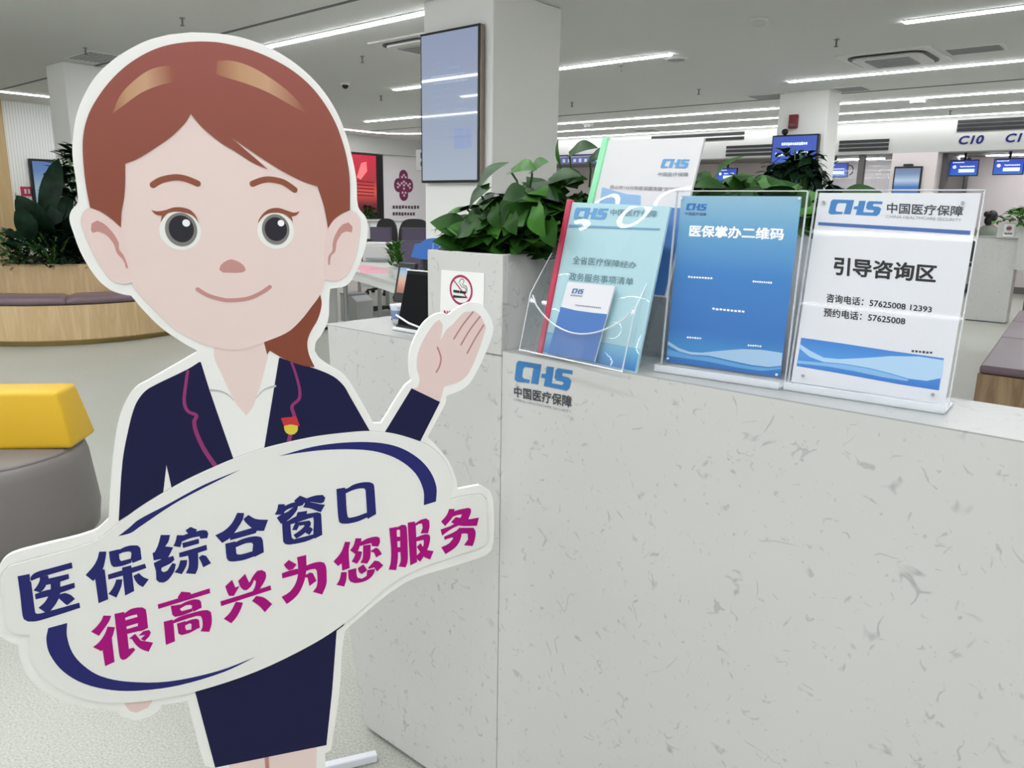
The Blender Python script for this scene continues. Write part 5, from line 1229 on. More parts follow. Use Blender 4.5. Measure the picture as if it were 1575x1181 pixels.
for pts in ([(-0.6319, 1.531), (-0.6191, 1.5579), (-0.5978, 1.5813), (-0.5736, 1.5991), (-0.5493, 1.6069), (-0.5379, 1.6057), (-0.5395, 1.5833), (-0.5595, 1.5779), (-0.5878, 1.565), (-0.6126, 1.5463)], [(-0.4751, 1.6196), (-0.4521, 1.6214), (-0.4234, 1.6143), (-0.392, 1.5977), (-0.3648, 1.5782), (-0.3459, 1.5576), (-0.3393, 1.5473), (-0.3635, 1.5588), (-0.3975, 1.5761), (-0.4331, 1.5884), (-0.4681, 1.5968), (-0.4783, 1.6)]):
    xs = [ct.at(p).x - cut.location.x for p in pts]
    cp_('hair_sheen', [pts], sheen('hair_sheen_%d' % len(MATS), min(xs), 0, max(xs)), 7, True, hr_)
for pts, wd in (([(-0.5832, 1.4264), (-0.5707, 1.4342), (-0.5502, 1.439), (-0.534, 1.4372), (-0.5169, 1.4302)], .0098), ([(-0.432, 1.4319), (-0.4178, 1.4378), (-0.4042, 1.4398), (-0.3869, 1.4371), (-0.3765, 1.4322), (-0.3649, 1.4238)], .0098)):
    art('eyebrow', ct, [ribbon(pts, wd)], M_BROW, cut, .0018, .0003)
PXW = .00107
for (c0, rx, ry), (c1, rx1, ry1), (c2, rx2, ry2), (c3, r3), lash in (
    (((-0.5483, 1.3547), 30, 29.6), ((-0.5468, 1.3568), 23.3, 26), ((-0.5465, 1.3579), 18.2, 20.7), ((-0.5385, 1.3674), 5.6),
     [(-0.5886, 1.3873), (-0.5804, 1.3854), (-0.568, 1.3876), (-0.5557, 1.3918), (-0.543, 1.392), (-0.531, 1.3881), (-0.5234, 1.3789), (-0.5193, 1.3669), (-0.5273, 1.3788), (-0.5417, 1.3842), (-0.5562, 1.3852), (-0.5665, 1.3817), (-0.5768, 1.3676), (-0.574, 1.3783), (-0.5827, 1.3805)]),
    (((-0.3987, 1.3555), 28.8, 29.2), ((-0.3988, 1.3577), 21.6, 24.5), ((-0.3986, 1.3583), 17.5, 19), ((-0.3898, 1.3685), 5.2),
     [(-0.3581, 1.3884), (-0.3676, 1.3861), (-0.3785, 1.3892), (-0.3918, 1.3933), (-0.4056, 1.392), (-0.4164, 1.3854), (-0.4247, 1.3747), (-0.4272, 1.3677), (-0.4167, 1.3801), (-0.4059, 1.3848), (-0.3894, 1.385), (-0.3789, 1.3805), (-0.3698, 1.3709), (-0.3722, 1.3795), (-0.3638, 1.3818)])):
    k = .00104
    e = art('eye', ct, [ellipse(c0, rx * k, ry * k)], mat('eye_white', '#F2F1EC', .4), cut, .0016, .0003)
    art('iris', ct, [ellipse(c1, rx1 * k, ry1 * k)], mat('iris_grey', '#807C78', .4), e, .0019, .0003)
    art('pupil', ct, [ellipse(c2, rx2 * k, ry2 * k)], mat('pupil_black', '#1B1A26', .4), e, .0022, .0003)
    art('catchlight_print', ct, [ellipse(c3, r3 * k, r3 * k, 20)], M_WPRINT, e, .0025, .0003)
    art('eyelash', ct, [smooth(lash)], M_BROW, e, .0021, .0003)
cp_('nose', [[(-0.4931, 1.2913), (-0.4895, 1.2995), (-0.4799, 1.3063), (-0.4719, 1.308), (-0.4605, 1.3035), (-0.4529, 1.2964), (-0.4512, 1.2893), (-0.4588, 1.2861), (-0.4876, 1.2865)]], M_BLUSH, 4)
art('mouth', ct, [ribbon([(-0.5287, 1.2594), (-0.5132, 1.2489), (-0.4932, 1.2419), (-0.4778, 1.2397), (-0.4507, 1.2419), (-0.4288, 1.2508), (-0.4133, 1.261)], .0066)], M_BLUSH, cut, .0018, .0003)
# uniform
jl = [(-0.5346, 1.1361), (-0.5543, 1.1244), (-0.6137, 1.0968), (-0.6275, 1.0854), (-0.6395, 1.0664), (-0.6518, 1.03), (-0.6662, 0.972), (-0.6812, 0.8667), (-0.6081, 0.9096), (-0.5992, 0.959), (-0.5942, 0.9164), (-0.5217, 0.948), (-0.4905, 0.959), (-0.5205, 1.0818), (-0.5321, 1.1355)]
jr = [(-0.4026, 1.1367), (-0.3837, 1.1283), (-0.3441, 1.1137), (-0.3115, 1.097), (-0.2933, 1.0785), (-0.2829, 1.0582), (-0.2476, 0.9879), (-0.2961, 0.989), (-0.3534, 0.9863), (-0.4376, 0.9739), (-0.4044, 1.1353)]
jk = cp_('jacket', [jl], M_NAVY, 1); jk2 = cp_('jacket', [jr], M_NAVY, 1)
M_PIPE = mat('piping_magenta', '#8E2A6C', .45)
art('piping', ct, [ribbon([(-0.5534, 1.1232), (-0.5586, 1.098), (-0.5631, 1.0686), (-0.5585, 1.0518), (-0.5456, 1.0432), (-0.5498, 1.032), (-0.5477, 1.0126), (-0.5373, 0.981), (-0.5203, 0.9478)], .0068, (.7, 1.1), False)], M_PIPE, jk, .0008, .0003)
art('piping', ct, [ribbon([(-0.3837, 1.1283), (-0.376, 1.1011), (-0.3715, 1.0742), (-0.3739, 1.0588), (-0.3863, 1.0465), (-0.3828, 1.0244), (-0.3909, 0.9959), (-0.3949, 0.9816)], .0068, (.6, 1.1), False)], M_PIPE, jk2, .0008, .0003)
bd = art('badge', ct, [smooth([(-0.4064, 1.0264), (-0.3996, 1.0273), (-0.3894, 1.0272), (-0.3798, 1.0284), (-0.3745, 1.0104), (-0.3812, 1.0085), (-0.4017, 1.0111)], 30)], mat('badge_red', '#C62F36', .45), jk2, .0012, .0003)
art('badge_disc', ct, [smooth([(-0.4019, 1.0115), (-0.3901, 1.0135), (-0.3777, 1.0097), (-0.3787, 1.0009), (-0.3841, 0.9953), (-0.3909, 0.9945), (-0.3976, 0.9978), (-0.4012, 1.0042)])], mat('badge_yellow', '#DCC93F', .45), bd, .0015, .0003)
art('collar_fold', ct, [ribbon([(-0.5198, 1.0858), (-0.5033, 1.0823), (-0.491, 1.0745), (-0.4831, 1.0646)], .0035, (1.2, .3)), ribbon([(-0.4134, 1.086), (-0.4317, 1.0808), (-0.4468, 1.0666)], .0035, (1.2, .3))], mat('collar_grey', '#BDC1C0', .5), cut, .0008, .0003)
cp_('sleeve', [[(-0.1669, 1.065), (-0.1115, 1.0342), (-0.1517, 0.9584), (-0.2021, 0.9787), (-0.2201, 0.9829)]], M_NAVY, 2, False)
hand = [(-0.1543, 1.0666), (-0.1516, 1.0828), (-0.1564, 1.1034), (-0.1536, 1.1317), (-0.1395, 1.1624), (-0.1209, 1.1873), (-0.1117, 1.193), (-0.1059, 1.1827), (-0.1102, 1.1535), (-0.0991, 1.1725), (-0.0863, 1.1832), (-0.0644, 1.2047), (-0.0528, 1.2068), (-0.0424, 1.207), (-0.0319, 1.199), (-0.0239, 1.1858), (-0.0191, 1.1756), (-0.0314, 1.1372), (-0.0526, 1.0894), (-0.0694, 1.0737), (-0.1033, 1.0634), (-0.1118, 1.0348), (-0.1657, 1.0636)]
hd_ = cp_('hand', [hand], mat('cartoon_hand', '#E8CFC9', .45), 1)
b_l = [ribbon([(-0.0457, 1.2058), (-0.0657, 1.1824), (-0.0837, 1.1557)], .003), ribbon([(-0.0321, 1.1962), (-0.0527, 1.1706), (-0.0696, 1.1437)], .003), ribbon([(-0.0244, 1.1796), (-0.0408, 1.155), (-0.0571, 1.1267)], .003), ribbon([(-0.116, 1.141), (-0.1095, 1.121), (-0.1121, 1.1049), (-0.1186, 1.0934)], .0032)]
art('finger_lines', ct, b_l, mat('finger_line', '#B98381', .45), hd_, .0008, .0003)
cp_('hand', [[(-0.7057, 0.5299), (-0.6957, 0.5036), (-0.6843, 0.4955), (-0.6651, 0.5016), (-0.6509, 0.5224)]], MATS['cartoon_hand'], 1)
cp_('skirt', [[(-0.5846, 0.5177), (-0.4757, 0.5357), (-0.3689, 0.5721), (-0.3209, 0.5942), (-0.3036, 0.6063), (-0.3095, 0.5976), (-0.3226, 0.5895), (-0.3355, 0.463), (-0.3514, 0.3406), (-0.5603, 0.3464)]], M_NAVY, 2, False)
gx = -0.4677
HL = [(-0.5357, 0.3454), (-0.47, 0.3434), (-0.4627, 0.3436), (-0.3705, 0.3412)]
for a, b2 in ((HL[0], HL[1]), (HL[2], HL[3])):
    lg = art('leg', ct, [[a, b2, (b2[0] - .008, .20), (b2[0] - .014, .07), (a[0] + .018, .07), (a[0] + .010, .20)]], M_SKIN, cut, .0006, .0003)
    art('shoe', ct, [smooth([(a[0] + .014, .085), (b2[0] - .010, .085), (b2[0] - .004, .035), (b2[0] - .014, .02), (a[0] + .016, .02), (a[0] + .006, .035)])], M_NAVY, lg, .0009, .0003)
art('leg_gap', ct, [[HL[1], HL[2], (HL[2][0], .08), (HL[1][0], .08)]], mat('leg_line', '#C08478', .5), cut, .0008, .0003)
# banner, a second thinner board on top
BAN = [(-0.8622, 0.7911), (-0.851, 0.8091), (-0.8379, 0.814), (-0.7251, 0.8355), (-0.6798, 0.8647), (-0.6467, 0.8877), (-0.6081, 0.9096), (-0.5661, 0.9304), (-0.5217, 0.948), (-0.4905, 0.959), (-0.4381, 0.9736), (-0.3534, 0.9863), (-0.2961, 0.989), (-0.2476, 0.9879), (-0.2021, 0.9787), (-0.1517, 0.9584), (-0.1285, 0.9444), (-0.1038, 0.9166), (-0.0906, 0.8843), (-0.0866, 0.858), (-0.0933, 0.8328), (-0.0531, 0.8375), (-0.0265, 0.8361), (-0.0161, 0.8245), (-0.0116, 0.7375), (-0.0235, 0.7226), (-0.0853, 0.7109), (-0.193, 0.684), (-0.3016, 0.6078), (-0.3689, 0.5721), (-0.4757, 0.5357), (-0.5846, 0.5177), (-0.6514, 0.5171), (-0.7094, 0.5242), (-0.7556, 0.5404), (-0.7909, 0.5654), (-0.8161, 0.5965), (-0.8309, 0.6323), (-0.8345, 0.6615), (-0.832, 0.6854), (-0.8457, 0.6848), (-0.8583, 0.6961), (-0.8639, 0.7161)]
bo = smooth(BAN)
M_LINE = mat('cut_line', '#BFC0BC', .6)
bn = MB(); bn.prism([ct.at(p, .0012) for p in bo], ct.n * .0030); bn = bn.build('banner', mat('banner_white', '#EDEDE8', .45), cut)
art('border_line', ct, [ribbon(bo + bo[:1], .0016, None, False)], M_LINE, bn, .0012, .0003)
sw = [[(-0.6834, 0.8414), (-0.6656, 0.8544), (-0.6504, 0.8667), (-0.6059, 0.8873), (-0.5441, 0.9168), (-0.4813, 0.9386), (-0.5444, 0.9115), (-0.5935, 0.8881), (-0.65, 0.8534), (-0.664, 0.8446)],
      [(-0.4131, 0.9572), (-0.3537, 0.969), (-0.2967, 0.9715), (-0.2383, 0.9662), (-0.1945, 0.9528), (-0.158, 0.9281), (-0.1333, 0.8978), (-0.1208, 0.8639), (-0.1219, 0.8336), (-0.1465, 0.8291), (-0.1471, 0.8606), (-0.1627, 0.8967), (-0.1949, 0.9277), (-0.235, 0.9474), (-0.2778, 0.9566), (-0.3352, 0.961), (-0.3799, 0.9598)],
      [(-0.8037, 0.6909), (-0.7748, 0.6951), (-0.7776, 0.6713), (-0.7725, 0.638), (-0.7577, 0.6093), (-0.7338, 0.5838), (-0.6937, 0.5639), (-0.6272, 0.549), (-0.5425, 0.5517), (-0.4759, 0.5665), (-0.5313, 0.5479), (-0.6085, 0.5375), (-0.6716, 0.541), (-0.7187, 0.5526), (-0.7609, 0.5752), (-0.7896, 0.6053), (-0.806, 0.6413), (-0.8086, 0.6703)]]
art('swoosh_print', ct, [smooth(o) for o in sw], M_INK, bn, .0046, .0003)
brush('blue_lettering', ct, [[(-0.8376, 0.7925), (-0.82, 0.7939), (-0.8208, 0.7811), (-0.8194, 0.7794), (-0.8195, 0.7403), (-0.8194, 0.7229), (-0.817, 0.7202), (-0.811, 0.7202), (-0.7531, 0.7294), (-0.7527, 0.7198), (-0.8061, 0.7089), (-0.8208, 0.7071), (-0.8315, 0.7088), (-0.8369, 0.714), (-0.8381, 0.7226), (-0.8374, 0.7586)], [(-0.8192, 0.7883), (-0.8142, 0.7934), (-0.8042, 0.797), (-0.7933, 0.7985), (-0.7573, 0.8047), (-0.7571, 0.7943), (-0.7932, 0.7877), (-0.8079, 0.7849), (-0.8188, 0.7811), (-0.8201, 0.784)], [(-0.8061, 0.7854), (-0.7945, 0.7869), (-0.7939, 0.7811), (-0.8001, 0.7671), (-0.8041, 0.7618), (-0.8083, 0.758), (-0.8176, 0.7634), (-0.8118, 0.7706), (-0.8073, 0.7788)], [(-0.7988, 0.7804), (-0.764, 0.7847), (-0.764, 0.7758), (-0.7765, 0.7729), (-0.7913, 0.7709), (-0.7998, 0.7701)], [(-0.7917, 0.7762), (-0.7774, 0.7738), (-0.7799, 0.7515), (-0.7863, 0.7359), (-0.7968, 0.7225), (-0.8049, 0.7209), (-0.8138, 0.731), (-0.8042, 0.7391), (-0.7971, 0.75), (-0.7929, 0.7613)], [(-0.8163, 0.7564), (-0.8008, 0.7605), (-0.7923, 0.7612), (-0.7569, 0.7673), (-0.7569, 0.7582), (-0.7798, 0.7523), (-0.7971, 0.7492), (-0.8164, 0.7469)], [(-0.78, 0.75), (-0.7726, 0.751), (-0.7645, 0.7458), (-0.7589, 0.7374), (-0.7718, 0.7279), (-0.7767, 0.7342), (-0.7836, 0.7446)], [(-0.7149, 0.8176), (-0.704, 0.8162), (-0.7063, 0.8044), (-0.7129, 0.7842), (-0.7287, 0.7656), (-0.739, 0.7785), (-0.7262, 0.7924), (-0.7188, 0.8049)], [(-0.7256, 0.7694), (-0.7129, 0.7849), (-0.7095, 0.7836), (-0.7091, 0.7279), (-0.7244, 0.7232), (-0.7253, 0.7647)], [(-0.7, 0.8156), (-0.6837, 0.8177), (-0.6851, 0.8088), (-0.6852, 0.7996), (-0.6831, 0.7955), (-0.6675, 0.7976), (-0.6675, 0.7899), (-0.6826, 0.7862), (-0.6953, 0.7862), (-0.6987, 0.791), (-0.7001, 0.8035)], [(-0.6844, 0.8163), (-0.6758, 0.8203), (-0.6655, 0.8218), (-0.6553, 0.8203), (-0.6516, 0.8152), (-0.6511, 0.7935), (-0.6654, 0.7891), (-0.6683, 0.7962), (-0.666, 0.8074), (-0.6677, 0.811), (-0.6766, 0.8113), (-0.685, 0.8088)], [(-0.7055, 0.7737), (-0.6466, 0.7846), (-0.645, 0.7763), (-0.6659, 0.7711), (-0.6816, 0.7683), (-0.7055, 0.7645)], [(-0.6828, 0.7831), (-0.6683, 0.785), (-0.6677, 0.7363), (-0.6825, 0.7302), (-0.6828, 0.7654)], [(-0.6936, 0.7625), (-0.6841, 0.7612), (-0.6872, 0.7475), (-0.6963, 0.7288), (-0.7079, 0.7378), (-0.7007, 0.7467), (-0.6961, 0.7552)], [(-0.6664, 0.765), (-0.6576, 0.7687), (-0.6512, 0.7601), (-0.6431, 0.7544), (-0.6534, 0.7413), (-0.66, 0.7475), (-0.6645, 0.7561)], [(-0.6176, 0.8343), (-0.6028, 0.8322), (-0.6067, 0.8198), (-0.6123, 0.8121), (-0.5996, 0.8082), (-0.6091, 0.7906), (-0.6133, 0.785), (-0.6222, 0.7895), (-0.6324, 0.7887), (-0.6332, 0.8028), (-0.6296, 0.8038), (-0.6234, 0.8161)], [(-0.6328, 0.7834), (-0.6223, 0.7879), (-0.6007, 0.7924), (-0.5993, 0.7847), (-0.6057, 0.7791), (-0.6195, 0.7734), (-0.6304, 0.7681)], [(-0.6304, 0.7681), (-0.6206, 0.7752), (-0.6219, 0.7675), (-0.6182, 0.7638), (-0.6121, 0.7659), (-0.6031, 0.779), (-0.5977, 0.7762), (-0.6016, 0.7627), (-0.612, 0.7486), (-0.6197, 0.7443), (-0.6269, 0.746), (-0.6311, 0.7517), (-0.6307, 0.7611)], [(-0.5777, 0.8373), (-0.569, 0.8426), (-0.5587, 0.8362), (-0.5617, 0.8312), (-0.5727, 0.8288)], [(-0.5919, 0.8303), (-0.5808, 0.8284), (-0.5883, 0.8069), (-0.5991, 0.8109), (-0.5955, 0.8181)], [(-0.5835, 0.828), (-0.5725, 0.8311), (-0.5616, 0.8327), (-0.5494, 0.8338), (-0.5427, 0.8316), (-0.5408, 0.8258), (-0.543, 0.8175), (-0.5545, 0.8181), (-0.5556, 0.8229), (-0.5705, 0.8215), (-0.5842, 0.8173)], [(-0.5845, 0.8142), (-0.5572, 0.8185), (-0.5572, 0.8094), (-0.5838, 0.8047)], [(-0.5911, 0.7964), (-0.5452, 0.8052), (-0.5449, 0.7952), (-0.5604, 0.7917), (-0.5769, 0.789), (-0.5911, 0.7878)], [(-0.5768, 0.7903), (-0.5601, 0.7924), (-0.562, 0.7642), (-0.5672, 0.7519), (-0.5829, 0.7561), (-0.5778, 0.7667), (-0.5762, 0.7791)], [(-0.5901, 0.7821), (-0.5788, 0.7811), (-0.5809, 0.7704), (-0.5894, 0.7556), (-0.6011, 0.761), (-0.5944, 0.7694)], [(-0.5597, 0.7829), (-0.5539, 0.7868), (-0.5473, 0.7841), (-0.54, 0.7687), (-0.5535, 0.7628), (-0.5562, 0.7728)], [(-0.4902, 0.8587), (-0.4787, 0.8567), (-0.4819, 0.8442), (-0.4981, 0.8202), (-0.5062, 0.8119), (-0.5189, 0.8047), (-0.5295, 0.8211), (-0.5136, 0.828), (-0.5003, 0.8403)], [(-0.4802, 0.8455), (-0.4716, 0.8523), (-0.4595, 0.8427), (-0.4383, 0.8382), (-0.4465, 0.8177), (-0.4593, 0.8203), (-0.4688, 0.828), (-0.478, 0.8397)], [(-0.5058, 0.8189), (-0.4973, 0.8206), (-0.4675, 0.8263), (-0.4585, 0.8202), (-0.4609, 0.8154), (-0.5051, 0.808)], [(-0.5138, 0.8026), (-0.4962, 0.8045), (-0.4965, 0.7921), (-0.4962, 0.7808), (-0.4942, 0.7785), (-0.4872, 0.7778), (-0.4671, 0.7812), (-0.4663, 0.7705), (-0.485, 0.7661), (-0.5048, 0.7663), (-0.5103, 0.7685), (-0.5134, 0.7754)], [(-0.4978, 0.8019), (-0.4884, 0.8061), (-0.4755, 0.809), (-0.4613, 0.8094), (-0.4521, 0.8064), (-0.4496, 0.7996), (-0.449, 0.776), (-0.4656, 0.7693), (-0.4687, 0.7782), (-0.4667, 0.794), (-0.469, 0.7979), (-0.4789, 0.7983), (-0.4965, 0.7929)], [(-0.3909, 0.8695), (-0.3801, 0.8778), (-0.3687, 0.8715), (-0.3715, 0.8631), (-0.3875, 0.8624)], [(-0.4191, 0.8658), (-0.4078, 0.8647), (-0.4094, 0.8492), (-0.4108, 0.8447), (-0.4264, 0.8467), (-0.4218, 0.8548)], [(-0.4088, 0.8611), (-0.391, 0.8662), (-0.3728, 0.8632), (-0.3767, 0.8583), (-0.3939, 0.8563), (-0.4037, 0.8538), (-0.41, 0.8492)], [(-0.3939, 0.8559), (-0.3847, 0.8574), (-0.3868, 0.8502), (-0.401, 0.8346), (-0.4165, 0.8276), (-0.4231, 0.8403), (-0.4188, 0.843), (-0.4113, 0.8467), (-0.4027, 0.8496)], [(-0.3738, 0.8674), (-0.3675, 0.8713), (-0.3513, 0.8747), (-0.3389, 0.8741), (-0.3347, 0.8679), (-0.3375, 0.8601), (-0.3432, 0.8581), (-0.3518, 0.8606), (-0.3617, 0.8629), (-0.3717, 0.8604)], [(-0.3756, 0.8542), (-0.3716, 0.8617), (-0.3617, 0.8625), (-0.3433, 0.8561), (-0.3358, 0.8545), (-0.3439, 0.8406), (-0.35, 0.8434), (-0.3622, 0.8504)], [(-0.3886, 0.8383), (-0.3858, 0.8461), (-0.3685, 0.8465), (-0.37, 0.8399), (-0.3727, 0.8362)], [(-0.4143, 0.831), (-0.4011, 0.8319), (-0.3995, 0.8263), (-0.3995, 0.8128), (-0.3984, 0.7976), (-0.3943, 0.7932), (-0.3934, 0.7846), (-0.4033, 0.7844), (-0.4106, 0.7865), (-0.414, 0.7917)], [(-0.4023, 0.8321), (-0.3886, 0.8383), (-0.37, 0.8406), (-0.3501, 0.8414), (-0.344, 0.8379), (-0.3605, 0.8319), (-0.3655, 0.8312), (-0.3829, 0.8274), (-0.4003, 0.8237)], [(-0.3601, 0.8413), (-0.3446, 0.8393), (-0.3435, 0.8351), (-0.3431, 0.7952), (-0.3572, 0.7896), (-0.3593, 0.7989), (-0.3576, 0.826)], [(-0.3968, 0.7933), (-0.3868, 0.7946), (-0.358, 0.7987), (-0.3571, 0.791), (-0.3748, 0.786), (-0.3947, 0.7841)], [(-0.3903, 0.8264), (-0.3805, 0.8264), (-0.3886, 0.8112), (-0.3971, 0.8124), (-0.3937, 0.8201)], [(-0.383, 0.8261), (-0.3656, 0.8271), (-0.3627, 0.8226), (-0.3636, 0.8159), (-0.3735, 0.8159), (-0.3759, 0.8197), (-0.3833, 0.8187)], [(-0.3951, 0.8026), (-0.3837, 0.8092), (-0.3735, 0.8173), (-0.3635, 0.8186), (-0.3689, 0.8085), (-0.3792, 0.8003), (-0.3905, 0.7945)], [(-0.3737, 0.8119), (-0.3637, 0.8139), (-0.3595, 0.8085), (-0.3662, 0.7985), (-0.3728, 0.8029)], [(-0.3139, 0.8827), (-0.298, 0.8839), (-0.297, 0.8732), (-0.2962, 0.8375), (-0.2947, 0.8248), (-0.2916, 0.8223), (-0.2786, 0.8234), (-0.2589, 0.8284), (-0.2585, 0.8186), (-0.275, 0.8131), (-0.2932, 0.811), (-0.306, 0.8125), (-0.311, 0.8166), (-0.3125, 0.8286)], [(-0.298, 0.8815), (-0.2936, 0.8816), (-0.2832, 0.8872), (-0.2677, 0.8902), (-0.2522, 0.8891), (-0.2451, 0.8855), (-0.243, 0.8805), (-0.2407, 0.8232), (-0.2567, 0.8155), (-0.2594, 0.8215), (-0.2582, 0.8325), (-0.2597, 0.8742), (-0.2622, 0.8779), (-0.2706, 0.8789), (-0.2835, 0.877), (-0.2975, 0.8719)]], M_INK, bn, .0048)
